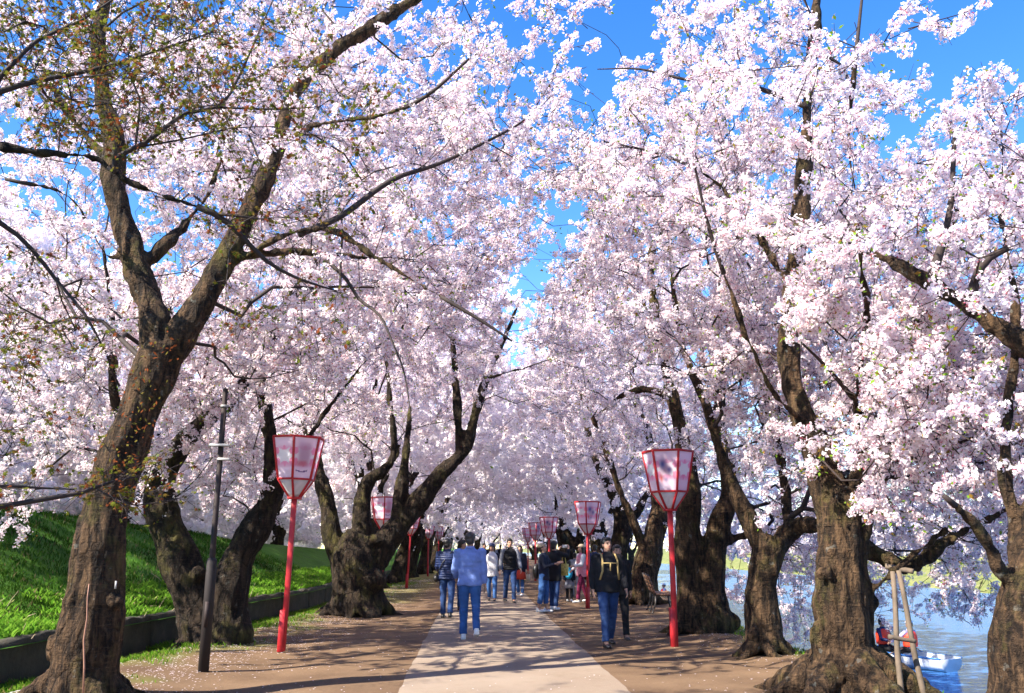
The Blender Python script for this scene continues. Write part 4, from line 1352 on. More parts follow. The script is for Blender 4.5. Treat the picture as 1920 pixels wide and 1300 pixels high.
# ---- wooden prop poles under the big tree's low limb
pr = empty('limb_prop', P(1700, 1300, 9.1) * np.array((1, 1, 0)) + np.array((0, 0, -.9)), label='pair of weathered timber poles with a cross piece propping up the low limb', cat='prop')
pl = np.array(pr.location)
def wpole(a, b, r0, r1, name):
    a, b = P(*a) - pl, P(*b) - pl
    pts = [a + (b - a) * t + np.array((.008 * math.sin(t * 9), 0, 0)) for t in np.linspace(0, 1, 9)]
    MB().tube(pts, np.linspace(r0, r1, 9), 10).build(name, M_post, pr, True)
wpole((1697, 1400, 9.1), (1673, 1072, 9.35), .031, .024, 'pole')
wpole((1752, 1400, 9.1), (1684, 1070, 9.35), .033, .024, 'pole')
wpole((1666, 1194, 9.05), (1716, 1203, 9.05), .024, .022, 'cross_piece')
wpole((1660, 1062, 9.5), (1712, 1072, 9.35), .03, .028, 'cap_piece')

# ---- overhead wires on the right
M_wire = simple('black_cable', (0.02, 0.02, 0.022), 0.5, .1)
def wire(a, b, sag, label):
    pts = [(a + (b - a) * t) - np.array((0, 0, sag * 4 * t * (1 - t))) for t in np.linspace(0, 1, 24)]
    o = MB().tube(pts, [.007] * 24, 5, False).build('cable', M_wire, None, True)
    tag(o, label, 'cable', 'thin cables strung through the crowns')
wire(P(1590, 735, 14), P(2050, 520, 8.5), .10, 'upper thin dark cable strung through the crowns by the water')
wire(P(1590, 745, 14), P(2050, 535, 8.5), .16, 'lower thin dark cable strung through the crowns by the water')
wire(P(-60, 545, 12), P(190, 655, 16), .06, 'thin dark cable crossing the blossoms at far left')
# ================================================================== PEOPLE
def cloth(name, col, rough=.85, var=.14, scale=14):
    return simple(name, col, rough, var, scale, .25, 90, spec=.25)
M_skin = simple('skin', (0.42, 0.235, 0.165), .55, .06, 20)
M_hair = simple('black_hair', (0.012, 0.010, 0.010), .45, .3, 60)
M_hairg = simple('greying_hair', (0.035, 0.032, 0.032), .5, .4, 90)
M_lblue = cloth('light_blue_cloth', (0.17, 0.25, 0.56))
M_navy = cloth('navy_cloth', (0.012, 0.022, 0.075), .5)
M_black = cloth('black_cloth', (0.012, 0.012, 0.015))
M_dnavy = cloth('dark_navy_cloth', (0.010, 0.013, 0.030))
M_jean = cloth('blue_denim', (0.035, 0.095, 0.26), .9, .3, 6)
M_jeand = cloth('dark_denim', (0.020, 0.045, 0.13), .9, .35, 5)
M_white = simple('white_leather', (0.72, 0.71, 0.70), .5, .05)
M_blacks = simple('black_leather', (0.014, 0.013, 0.014), .4, .1)
M_red_c = cloth('red_cloth', (0.50, 0.06, 0.035))
M_grey = cloth('grey_cloth', (0.20, 0.21, 0.25))
M_pink = cloth('pink_cloth', (0.62, 0.25, 0.32))
M_plaid = cloth('crimson_cloth', (0.13, 0.012, 0.045), .9, .6, 25)
M_cyan = cloth('cyan_cloth', (0.03, 0.36, 0.60))
M_whitec = cloth('white_cloth', (0.62, 0.62, 0.66))
M_beige = cloth('beige_cloth', (0.46, 0.36, 0.26))
M_vest = simple('orange_life_vest', (0.80, 0.045, 0.012), .6, .08)
M_lilac = cloth('lilac_cloth', (0.40, 0.36, 0.52))
M_yellow = cloth('printed_yellow_cloth', (0.62, 0.52, 0.16), .8, .5, 22)
M_strap = cloth('tan_webbing', (0.40, 0.29, 0.12))
M_eye = simple('dark_eye', (0.01, 0.008, 0.007), .2, 0)
M_lip = simple('lip', (0.34, 0.12, 0.10), .5, .05)

def rx(v, a):
    a = math.radians(a); return np.array((v[0], v[1] * math.cos(a) - v[2] * math.sin(a), v[1] * math.sin(a) + v[2] * math.cos(a)))

def person(label, loc, face=0.0, height=1.72, legs=((0, 0), (0, 0)), arms=((0, 8, 12, 0), (0, 8, 12, 0)), top=None, bottom=None, shoes=None, hair=None, head_yaw=0, head_pitch=0,
           style='jacket', hem=.80, lean=0.0, fine=False, sleeve=None, long_hair=False, cropped=False, skirt=None, boots=None, collar=None, seated=False, hat=None, vest=None, group=None, hood=None, build=1.0, sink=0.0, zbase=None):
    root = empty('person', (0, 0, 0), label=label, cat='person', group=group)
    vs = .013 if fine else .024
    S = {}
    # legs
    ank, knee, hipj, footp = [], [], [], []
    for s, (h, k) in zip((-1, 1), legs):
        hj = np.array((.092 * s, 0, 0.0))
        th = np.array((.012 * s, math.sin(math.radians(h)), -math.cos(math.radians(h)))) * .43
        sh = np.array((0.0, math.sin(math.radians(h - k)), -math.cos(math.radians(h - k)))) * .41
        hipj.append(hj); knee.append(hj + th); ank.append(hj + th + sh)
        footp.append(0 if seated else max(-8, (k - h) * .62 - 6 if k > 25 or h < -14 else (10 if h > 16 else 0)))
    low = min(a[2] - (.085 if fp >= 0 and fp < 15 else .085 + .12 * math.sin(math.radians(fp))) for a, fp in zip(ank, footp))
    pz = -low if zbase is None else zbase
    up = np.array((0, 0, pz))
    hipj = [a + up for a in hipj]; knee = [a + up for a in knee]; ank = [a + up for a in ank]
    dz = pz - .925
    def T(p):      # upper body: lean about the hips
        p = np.array(p, float) + np.array((0, 0, dz))
        q = p - np.array((0, 0, pz)); q = rx(q, -lean); return q + np.array((0, 0, pz))
    sh_, el, wr, fd = [], [], [], []
    for s, (a, o, e, i) in zip((-1, 1), arms):
        a_, o_, e_, i_ = map(math.radians, (a, o, e, i))
        u = np.array((s * math.sin(o_), math.sin(a_) * math.cos(o_), -math.cos(a_) * math.cos(o_)))
        f = np.array((s * math.sin(o_) * .5 - s * math.sin(i_), math.sin(a_ + e_) * math.cos(i_), -math.cos(a_ + e_) * math.cos(i_))); f = unit(f)
        p0 = np.array((s * .175 * build, 0, 1.405)); p1 = p0 + u * .285; p2 = p1 + f * .25
        sh_.append(p0); el.append(p1); wr.append(p2); fd.append(f)
    TT = lambda q: T(q)
    # ---- body, one continuous surface
    mb = MB()
    Rh = Matrix.Rotation(math.radians(head_yaw), 3, 'Z') @ Matrix.Rotation(math.radians(-head_pitch), 3, 'X')
    Rh = np.array(Rh)
    def H(p):       # head space -> body space (turns about the neck)
        c = np.array((0, .0, 1.53)); return T(Rh @ (np.array(p, float) - c) + c)
    mb.ell(H((0, -.012, 1.635)), (.074, .092, .088), 18, Rh); mb.ell(H((0, .022, 1.585)), (.062, .066, .085), 16, Rh)
    mb.ell(H((0, .042, 1.532)), (.036, .036, .028), 12, Rh)
    mb.tube([H((0, .082, 1.625)), H((0, .098, 1.592)), H((0, .092, 1.578))], [.009, .014, .012], 8)
    mb.ell(H((0, .072, 1.632)), (.05, .02, .010), 10, Rh)
    for s in (-1, 1): mb.ell(H((s * .076, .0, 1.60)), (.009, .020, .030), 8, Rh)
    mb.tube([T((0, -.012, 1.42)), T((0, -.006, 1.49)), H((0, -.005, 1.55))], [.062, .055, .054], 12)
    rings = [(.93, .115, .08), (1.0, .13, .09), (1.1, .125, .09), (1.28, .15, .1), (1.38, .145, .085), (1.44, .07, .06)]
    for (z0, a0, b0), (z1, a1, b1) in zip(rings[:-1], rings[1:]):
        mb.loft([(0, *TT((0, 0, z0))[1:], a0 * build, b0), (0, *TT((0, 0, z1))[1:], a1 * build, b1)], 14)
    for k in range(2):
        mb.tube([TT(sh_[k]), TT(el[k]), TT(wr[k])], [.046, .038, .026], 10)
        mb.tube([hipj[k], knee[k], ank[k]], [.075, .052, .036], 10)
        mb.ell(knee[k], (.052, .052, .052), 10); mb.ell(TT(el[k]), (.038, .038, .038), 10)
        mb.tube([ank[k], ank[k] + np.array((0, .06, -.04)), ank[k] + np.array((0, .15, -.055))], [.036, .034, .02], 8)
        # hand
        w, f = TT(wr[k]), unit(rx(fd[k], -lean)); s = -1 if k == 0 else 1
        side = unit(np.cross(f, np.array((s * 1.0, 0.2, 0))))            # across the knuckles
        nrm = unit(np.cross(side, f)); nrm = nrm if nrm[0] * s < 0 else -nrm   # palm turned to the body
        mb.tube([w - f * .02, w + f * .035, w + f * .085], [.021, .030, .028], 10, ry=[.019, .016, .013])
        pc = w + f * .05
        for q in range(4):
            o = side * (.027 - .018 * q)
            b0 = w + f * .075 + o; Lf = (.070, .078, .072, .056)[q]
            p1 = b0 + unit(f + nrm * .25) * Lf * .45; p2 = p1 + unit(f * .75 + nrm * .7) * Lf * .32; p3 = p2 + unit(f * .4 + nrm * .95) * Lf * .25
            mb.tube([b0 - f * .02, b0, p1, p2, p3], [.0095, .0095, .0088, .008, .0065], 8)
        b0 = w + f * .022 + side * .024
        mb.tube([b0, b0 + unit(side + f + nrm * .4) * .035, b0 + unit(side + f + nrm * .4) * .035 + unit(f + nrm * .5) * .028], [.013, .0105, .008], 8)
    mb.remesh('body', (.010 if fine else .02), M_skin, root, 1)
    # face details
    for s in (-1, 1):
        MB().ell(H((s * .031, .083, 1.618)), (.011, .006, .006), 8, Rh).build('eye', M_eye, root, True)
        mb = MB(); mb.tube([H((s * .016, .088, 1.638)), H((s * .034, .086, 1.642)), H((s * .05, .074, 1.636))], [.004, .0045, .003], 6); mb.build('eyebrow', hair or M_hair, root, True)
    mb = MB(); mb.tube([H((-.022, .082, 1.556)), H((0, .091, 1.558)), H((.022, .082, 1.556))], [.004, .007, .004], 8); mb.build('mouth', M_lip, root, True)
    # hair
    mb = MB()
    mb.ell(H((0, -.026, 1.652)), (.084, .098, .088), 20, Rh); mb.ell(H((0, -.052, 1.60)), (.078, .064, .082), 16, Rh)
    mb.ell(H((0, .045, 1.695)), (.062, .045, .034), 12, Rh)
    for s in (-1, 1): mb.ell(H((s * .066, -.012, 1.645)), (.020, .05, .05), 10, Rh)
    if long_hair:
        mb.loft([(*H((0, -.075, 1.40))[:3], .06, .03), (*H((0, -.07, 1.50))[:3], .082, .045), (*H((0, -.05, 1.62))[:3], .088, .06)], 14)
        for s in (-1, 1): mb.tube([H((s * .075, .0, 1.65)), H((s * .085, -.01, 1.55)), H((s * .075, 0, 1.44))], [.03, .03, .015], 8)
    def hd(me):
        co, no = mesh_co(me)
        set_co(me, co + no * (vn(co, 26) * .006 + vn(co, 70) * .004)[:, None])
    mb.remesh('hair', .011 if fine else .018, hair or M_hair, root, 1, hd)
    if hat:
        mb = MB(); mb.ell(H((0, -.018, 1.685)), (.096, .108, .075), 18, Rh); mb.ell(H((0, .06, 1.675)), (.075, .095, .012), 14, Rh)
        mb.remesh('hat', .012, hat, root, 1)
    # upper garment
    def wr_disp(amp, puff=False):
        def f(me):
            co, no = mesh_co(me)
            n = vn(co, (10, 10, 7)) * amp + vn(co, (6, 22, 26), 5.0) * amp * .7
            if puff: n = n + np.abs(np.sin(co[:, 2] * math.pi / .052)) * .012 - .006
            set_co(me, co + no * n[:, None])
        return f
    mb = MB()
    hx = {'jacket': .185, 'vest': .18, 'coat': .20, 'puffer': .19, 'hoodie': .195, 'knit': .17}[style] * build
    rg = [(hem, hx, .128), (hem + .03, hx * 1.02, .135), (1.02, hx * .97, .132), (1.15, hx * .98, .135), (1.28, hx * 1.04, .14), (1.37, hx * 1.0, .125), (1.425, hx * .74, .10), (1.455, .082, .078), (1.50, .070, .070)]
    mb.loft([(0, *T((0, 0, z))[1:], a, b, 2.25) for z, a, b in rg], 24)
    slv = sleeve or top
    for k in range(2):
        tgt = mb if sleeve is None else S.setdefault('sl', MB())
        w = TT(wr[k]); e_ = TT(el[k]); s0 = TT(sh_[k])
        sw = 1.15 if style in ('jacket', 'hoodie', 'puffer', 'coat') else 1.0
        tgt.tube([s0 + np.array((0, 0, .005)), s0 * .5 + e_ * .5, e_, e_ * .5 + w * .5, w + (e_ - w) * .06], [.066 * sw, .060 * sw, .053 * sw, .048 * sw, .038 * sw], 14)
        tgt.ell(s0, (.07 * sw, .066 * sw, .06 * sw), 12); tgt.ell(e_, (.055 * sw,) * 3, 12)
    if hood: mb.ell(T((0, -.085, 1.44)), (.105, .06, .07), 14)
    mb.remesh('jacket' if style != 'knit' else 'sweater', vs, top, root, 2, wr_disp(.011 if fine else .008, style == 'puffer'))
    if sleeve is not None: S['sl'].remesh('sleeves', vs, sleeve, root, 2, wr_disp(.008))
    if collar: MB().tube([T((0, -.01, 1.435)), T((0, .0, 1.475))], [.095, .074], 20).build('collar', collar, root, True)
    # lower garment
    if bottom:
        mb = MB()
        for (z0, a0, b0), (z1, a1, b1) in zip([(.86, .155, .108), (.95, .165, .115)], [(.95, .165, .115), (1.05, .158, .11)]):
            mb.loft([(0, 0, z0 + dz, a0 * build, b0), (0, 0, z1 + dz, a1 * build, b1)], 20)
        for k in range(2):
            end = ank[k] + (knee[k] - ank[k]) * (.30 if cropped else .02)
            md = hipj[k] * .5 + knee[k] * .5
            w0 = 1.0 if not cropped else 1.12
            mb.tube([hipj[k] + np.array((0, 0, .03)), md, knee[k], knee[k] * .5 + ank[k] * .5, end], [.100, .086 * w0, .070 * w0, .064 * w0, .062 * w0], 16)
            mb.ell(knee[k], (.070 * w0,) * 3, 12); mb.ell(hipj[k], (.102, .105, .10), 12)
        mb.remesh('trousers', vs, bottom, root, 2, wr_disp(.009 if fine else .007))
    if skirt:
        MB().loft([(0, 0, .56 + dz, .24, .2), (0, 0, .75 + dz, .2, .16), (0, 0, .98 + dz, .15, .115)], 24).build('skirt', skirt, root, True)
    for k in range(2):
        a = ank[k]; fp = footp[k]
        def Fp(p): return a + rx(np.array(p, float), -fp)
        mb = MB()
        mb.loft([(0, 0, 0, 1, 1), (0, 0, 1, 1, 1)], 4) if False else None
        Rf = np.array(Matrix.Rotation(math.radians(-fp), 3, 'X'))
        mb.ell(Fp((0, -.018, -.040)), (.042, .062, .045), 14, Rf); mb.ell(Fp((0, .075, -.050)), (.048, .10, .034), 14, Rf)
        mb.ell(Fp((0, .13, -.054)), (.046, .062, .030), 14, Rf); mb.box(Fp((0, .055, -.070)), (.082, .235, .026), Rf)
        mb.tube([Fp((0, -.02, -.03)), Fp((0, -.018, .02))], [.043, .042], 12)
        if boots: mb.tube([Fp((0, -.01, -.02)), a * .45 + knee[k] * .55], [.05, .066], 14)
        mb.remesh('shoe' if not boots else 'boot', .011 if fine else .016, boots or shoes, root, 2)
    if vest:
        mb = MB(); mb.loft([(0, *T((0, 0, z))[1:], a, b, 2.6) for z, a, b in ((1.0, .205, .16), (1.05, .215, .17), (1.3, .215, .17), (1.40, .17, .14), (1.44, .10, .10))], 20)
        mb.remesh('life_vest', .018, vest, root, 1)
    s = height / 1.72
    root.scale = (s, s, s); root.location = loc; root.rotation_euler = (0, 0, face)
    root['pz'] = pz
    return root

def wmat(root): return Matrix.LocRotScale(root.location, root.rotation_euler, root.scale)
def worn(name, label, cat, root, parts, group=None):
    """a carried thing: top-level, placed where the person carries it"""
    t = empty(name, root.location, label=label, cat=cat, group=group)
    t.rotation_euler = root.rotation_euler; t.scale = root.scale
    for pn, mb, mat, vox in parts:
        if vox: mb.remesh(pn, vox, mat, t, 2)
        else: mb.build(pn, mat, t, True)
    return t

PI = math.pi
# man in the light blue jacket, walking away
a = person('grey haired man in light blue jacket and jeans walking away down the walk', G(880, 1200), face=.05, height=1.76, legs=((4, 6), (-12, 26)), arms=((10, 12, 42, 12), (-2, 9, 10, 0)),
           top=M_lblue, bottom=M_jean, shoes=M_white, hair=M_hairg, style='jacket', hem=.86, fine=True, head_yaw=-12, collar=M_lblue, build=1.08)
b_ = person('man in navy quilted puffer jacket walking on the left edge of the walk', G(838, 1160), face=-.1, height=1.70, legs=((8, 6), (-10, 12)), arms=((14, 10, 35, 10), (4, 9, 18, 0)),
            top=M_navy, bottom=M_jeand, shoes=M_blacks, style='puffer', hem=.84, fine=True, head_yaw=-25, build=1.05)
worn('shoulder_bag', 'small black bag hanging at the hip of the man in the quilted jacket', 'bag', b_, [('body', MB().ell((-.25, -.02, .86), (.07, .10, .085), 12), M_blacks, .012), ('strap', MB().tube([(-.24, -.06, .92), (-.10, -.15, 1.2), (.12, -.08, 1.47)], [.012] * 3, 6), M_blacks, 0)])
person('person in dark clothes with turned face, half hidden between the two men walking away', G(866, 1146), face=-.5, height=1.70, legs=((8, 8), (-6, 10)), top=M_dnavy, bottom=M_jeand, shoes=M_blacks, style='jacket', head_yaw=-60)
person('woman in open dark coat over white top, partly behind the man in light blue', G(922, 1128), face=PI - .1, height=1.62, legs=((10, 8), (-8, 14)), top=M_whitec, bottom=M_jean, shoes=M_blacks, style='coat', hem=.74, sleeve=M_dnavy, hat=M_navy, long_hair=True)
pv_ = person('man in black padded vest over grey sleeves walking toward the view', G(956, 1131), face=PI + .12, height=1.76, legs=((9, 6), (-9, 16)), arms=((8, 14, 20, 0), (-6, 14, 12, 0)), top=M_black, bottom=M_jeand, shoes=M_blacks, style='puffer', sleeve=M_grey, hem=.88, fine=True, collar=M_whitec)
worn('camera', 'small black camera hanging at the chest of the man in the padded vest', 'camera', pv_, [('body', MB().box((0, .17, 1.20), (.11, .05, .07)), M_blacks, 0), ('lens', MB().tube([(0, .19, 1.20), (0, .24, 1.20)], [.03, .028], 12), M_blacks, 0)])
pw = person('woman in dark top and red hem with white boots beside the man in the vest', G(975, 1117), face=PI - .3, height=1.58, legs=((6, 4), (-6, 8)), top=M_dnavy, bottom=M_jean, boots=M_whitec, style='coat', hem=.80, skirt=M_red_c, long_hair=True)
worn('paper_bag', 'tan carrier bag held by the woman in white boots', 'bag', pw, [('body', MB().box((-.30, .02, .60), (.10, .22, .26)), M_beige, 0), ('handle', MB().tube([(-.30, -.06, .73), (-.30, -.02, .84), (-.30, .06, .84), (-.30, .1, .73)], [.006] * 4, 6), M_beige, 0)])
# man in the black hoodie
ph = person('man in black hoodie with red shirt collar and rucksack straps striding toward the view', G(1142, 1213), face=PI + .16, height=1.68, legs=((-10, 14), (15, 8)), arms=((10, 10, 14, 0), (-8, 14, 22, 8)),
            top=M_black, bottom=M_jeand, shoes=M_blacks, style='hoodie', hem=.86, fine=True, head_yaw=14, head_pitch=-4, hood=True, collar=M_red_c, build=1.08)
worn('rucksack', 'dark rucksack with tan straps on the man in the black hoodie', 'rucksack', ph,
     [('pack', MB().ell((0, -.2, 1.2), (.15, .10, .22), 14), M_black, .015)] +
     [('strap', MB().tube([(s * .10, -.1, 1.46), (s * .115, .06, 1.44), (s * .125, .152, 1.34), (s * .13, .158, 1.18), (s * .16, .10, 1.04)], [.016] * 5, 8, ry=[.008] * 5), M_strap, 0) for s in (-1, 1)] +
     [('chest_strap', MB().tube([(-.12, .165, 1.30), (0, .175, 1.30), (.12, .165, 1.30)], [.010] * 3, 6), M_strap, 0), ('loose_strap', MB().tube([(0, .178, 1.30), (.004, .172, 1.18)], [.011, .010], 6), M_strap, 0)])
person('person in black clothes walking close behind the man in the hoodie', G(1161, 1200), face=PI + .1, height=1.56, legs=((14, 8), (-12, 18)), arms=((-4, 8, 12, 0), (12, 9, 45, 5)), top=M_black, bottom=M_black, shoes=M_blacks, style='jacket', fine=True)
# group taking pictures
p9 = person('woman in navy jacket and cropped jeans looking down at her hands', G(1020, 1148), face=-PI / 2 - .35, height=1.60, legs=((4, 4), (-5, 6)), arms=((28, 6, 78, 8), (26, 6, 80, 8)), top=M_dnavy, bottom=M_jean, shoes=M_white, style='jacket', cropped=True, hat=M_beige, head_pitch=-18, fine=True)
worn('shoulder_bag', 'large black bag on the back of the woman in cropped jeans', 'bag', p9, [('body', MB().ell((0, -.2, 1.02), (.15, .10, .2), 14), M_blacks, .015)])
p10 = person('person in black raising a phone to photograph the blossoms', G(1040, 1144), face=-.7, height=1.66, legs=((3, 3), (-4, 5)), arms=((78, 10, 58, 20), (80, 10, 60, 20)), top=M_black, bottom=M_jeand, shoes=M_white, style='coat', hem=.72, hat=M_blacks)
worn('phone', 'pale phone held up by the person in black', 'phone', p10, [('body', MB().box((0, .50, 1.60), (.15, .012, .078)), M_whitec, 0)])
worn('tote_bag', 'yellow floral tote bag hanging from the arm of the person in black', 'bag', p10, [('body', MB().box((.10, .30, 1.0), (.24, .06, .30), taper=1.06), M_yellow, 0), ('handle', MB().tube([(.03, .30, 1.14), (.07, .30, 1.36), (.13, .30, 1.36), (.17, .30, 1.14)], [.010] * 4, 6), M_yellow, 0)])
ch = person('small child in grey skirt and black tights seen from behind', G(1068, 1128), face=-.25, height=1.14, legs=((3, 3), (-4, 6)), top=M_dnavy, bottom=M_black, shoes=M_white, style='jacket', hem=.92, skirt=M_grey, long_hair=True)
worn('school_rucksack', 'bright cyan rucksack on the small child', 'rucksack', ch, [('pack', MB().ell((0, -.22, 1.2), (.18, .13, .26), 14), M_cyan, .015), ('pocket', MB().ell((0, -.33, 1.1), (.12, .05, .10), 12), M_cyan, .012)])
pp = person('woman in white top with pink coat over her arm and crimson checked trousers', G(1091, 1130), face=PI / 2 + .3, height=1.60, legs=((16, 8), (-12, 10)), arms=((20, 8, 60, 8), (10, 8, 40, 8)), top=M_pink, bottom=M_plaid, shoes=M_white, style='coat', hem=.78, sleeve=M_whitec, long_hair=True, hat=M_beige)
person('person in grey standing just behind the small child', G(1079, 1120), face=-.2, height=1.35, legs=((3, 3), (-4, 6)), top=M_grey, bottom=M_grey, shoes=M_blacks, style='jacket')
# people farther away
for i, (px, d, h, top, bot, lab) in enumerate([(908, 44, 1.72, M_dnavy, M_jeand, 'distant stroller in navy seen between the two men in front'),
        (925, 52, 1.66, M_grey, M_black, 'distant stroller in grey near the tunnel end'), (938, 60, 1.7, M_black, M_jeand, 'distant stroller in black near the tunnel end'),
        (950, 70, 1.6, M_whitec, M_jean, 'distant stroller in white at the tunnel end'),
        (1115, 29, 1.6, M_navy, M_black, 'distant person in navy behind the red lantern post')]):
    p = P(px, 1028, d); person(lab, (p[0], d, 0), face=random.choice((0, PI)) + random.uniform(-.3, .3), height=h, legs=((9, 6), (-9, 12)), top=top, bottom=bot, shoes=M_blacks, style='jacket', group='strollers far down the walk')

# ================================================================== ROWING BOATS
M_hull = simple('white_boat_paint', (0.62, 0.66, 0.70), .35, .08, 3)
M_rim = simple('blue_boat_trim', (0.04, 0.16, 0.42), .4, .1)
M_oar = simple('oar_wood', (0.36, 0.24, 0.15), .6, .2)
def rowboat(label, L=3.4):
    t = empty('rowing_boat', (0, 0, 0), label=label, cat='boat', group='rowing boats on the moat')
    st = np.linspace(0, 1, 15); V = []; prof = 9
    for q in st:
        y = (q - .45) * L
        w = .62 * (math.sin(math.pi * min(1, (1 - q) * .62 + .12)) ** .8) * (1 if q < .9 else (1 - q) / .1 * .9 + .1)
        w = .60 * (1 - max(0, (q - .35) / .65) ** 2.4) * (.84 + .16 * min(1, q / .35)) + .012
        sheer = .32 + .12 * q ** 2.5; keel = -.10 + .14 * max(0, q - .7) / .3
        for k in range(prof):
            a = -math.pi / 2 + math.pi * k / (prof - 1)
            V.append((w * math.sin(a) * (1.0 if abs(a) > 1.2 else .98), y, keel + (sheer - keel) * (1 - math.cos(a) ** .7)))
    n = len(V); V = np.array(V); I = V.copy(); I[:, 0] *= .93; I[:, 2] += .035
    idx = np.arange(n).reshape(15, prof)
    q1 = np.stack([idx[:-1, :-1], idx[:-1, 1:], idx[1:, 1:], idx[1:, :-1]], axis=-1).reshape(-1, 4)
    rim = [(idx[i, c], idx[i + 1, c], idx[i + 1, c] + n, idx[i, c] + n) for i in range(14) for c in (0, prof - 1)]
    link_mesh('hull', np_mesh('hull', np.vstack([V, I]), [q1, q1[:, ::-1] + n, rim]), t, [M_hull])
    mb = MB(); tr = V[:prof]; mb.add(np.vstack([tr, tr + np.array((0, .05, 0))]), [[(0, k, k + 1) for k in range(1, prof - 1)] + [(prof, prof + k + 1, prof + k) for k in range(1, prof - 1)], [(k, prof + k, prof + k + 1, k + 1) for k in range(prof - 1)]])
    mb.build('transom', M_hull, t)
    for c in (0, prof - 1):
        pts = V[idx[:, c]] + np.array((0, 0, .02)); MB().tube(pts, [.028] * 15, 8).build('gunwale', M_rim, t, True)
    for y in (-.95, .15, .95):
        w = .56 if y < .9 else .42
        MB().box((0, y, .20), (2 * w * .88, .24, .035)).build('seat', M_hull, t)
    for s in (-1, 1):
        o = MB(); o.tube([(s * .28, -.02, .52), (s * .58, .05, .42), (s * 1.55, .35, .06)], [.020, .022, .018], 8); o.box((s * 1.75, .41, -.01), (.42, .015, .13), np.array(Matrix.Rotation(s * .18, 3, 'Y'))); o.build('oar', M_oar, t, True)
    return t
b1 = rowboat('white rowing boat with blue rim carrying two people in orange life vests')
bp = G(1706, 1250, WATER_Z); b1.location = bp + np.array((0, 0, .05)); b1.rotation_euler = (0, 0, math.radians(26)); b1.scale = (.86, .86, .86)
def seat_in(boat, y, face, label, **kw):
    o = person(label, (0, 0, 0), face=0, seated=True, legs=((80, 70), (80, 70)), zbase=.60, vest=M_vest, height=1.66, **kw)
    M = Matrix.LocRotScale(boat.location, boat.rotation_euler, None) @ Matrix.Translation((0, y * .86, -.17)) @ Matrix.Rotation(face, 4, 'Z')
    o.location = M.translation; o.rotation_euler = M.to_euler()
    return o
seat_in(b1, .95, PI, 'passenger with dark hair seated in the bow of the near rowing boat', arms=((25, 8, 60, 10), (25, 8, 60, 10)), top=M_navy, bottom=M_black, shoes=M_blacks, style='knit', hem=.95)
seat_in(b1, -.1, 0, 'rower in white cap and pale sleeves at the oars of the near boat', arms=((45, 25, 15, 0), (45, 25, 15, 0)), top=M_lilac, bottom=M_black, shoes=M_blacks, style='knit', hem=.95, hat=M_whitec)
b2 = copy_tree(b1); b2['label'] = 'small distant blue trimmed rowing boat seen past the bench'
bp = G(1243, 1137, WATER_Z); b2.location = bp + np.array((0, 0, .05)); b2.rotation_euler = (0, 0, math.radians(95))
seat_in(b2, -.1, 0, 'lone distant rower in orange life vest beyond the bench', arms=((45, 25, 15, 0), (45, 25, 15, 0)), top=M_lilac, bottom=M_black, shoes=M_blacks, style='knit', hem=.95, hat=M_whitec)
# duck near the shore
dk = empty('duck', G(1506, 1231, WATER_Z), rz=1.3, label='small dark duck floating by the roots of the massive tree', cat='duck')
mb = MB(); mb.ell((0, 0, .06), (.10, .2, .085), 14); mb.tube([(0, .14, .08), (0, .19, .16), (0, .2, .2)], [.05, .035, .03], 10); mb.ell((0, .215, .215), (.035, .045, .034), 10); mb.tube([(0, .25, .21), (0, .30, .20)], [.014, .008], 6); mb.tube([(0, -.15, .08), (0, -.26, .13)], [.05, .01], 8)
mb.remesh('body', .012, M_blacks, dk, 1)
# ================================================================== THE MAPLE AT THE LEFT, GRASS, PETALS
def make_maple_spray(seed):
    r = np.random.default_rng(seed)
    V, Q, mi, Cc = [], [], [], []; n0 = 0
    p = np.array([(0, 0, 0), (.10, 0, .0), (.22, r.normal(0, .02), r.normal(0, .015)), (.32, r.normal(0, .03), -.02)])
    tw = [p] + [np.array([p[i], p[i] + unit(np.array((1, s, r.normal(0, .2)))) * r.uniform(.06, .15)]) for i in (1, 2) for s in (-1.2, 1.2)]
    for t in tw:
        v, q, _ = tube_arrays(t, np.linspace(.003, .0013, len(t)), 3, False)
        V.append(v); Q.append(q + n0); mi += [0] * len(q); Cc.append(np.tile((0, 0, 0, 1.0), (len(v), 1))); n0 += len(v)
    for k in range(15):
        t = tw[r.integers(0, len(tw))]; c = t[r.integers(1, len(t))] + r.normal(0, .012, 3)
        n = unit(r.normal(0, .5, 3) + np.array((0, 0, 1))); a = unit(np.cross(n, r.normal(0, 1, 3))); b = np.cross(n, a)
        g = r.uniform(0, 1)
        col = (0.15, 0.17, 0.025) if g < .5 else ((0.19, 0.13, 0.03) if g < .75 else (0.22, 0.065, 0.025))
        L = r.uniform(.026, .042)
        for j in range(5):
            ang = (j - 2) * .62
            d = math.cos(ang) * a + math.sin(ang) * b - n * .45; d = unit(d); s = unit(np.cross(n, d)); l = L * (1, .85, 1, .85, .6)[j] if j else L * .6
            V.append(np.array([c, c + d * l * .45 + s * l * .16, c + d * l, c + d * l * .45 - s * l * .16])); Q.append(np.array([(0, 1, 2, 3)]) + n0); mi.append(2); Cc.append(np.tile((*col, 1), (4, 1))); n0 += 4
    return (np.vstack(V), np.vstack(Q), np.zeros((0, 3), int), np.array(mi), np.zeros(0, int), np.vstack(Cc))
SPRAY_MAPLE = [make_maple_spray(400 + i) for i in range(NVAR)]

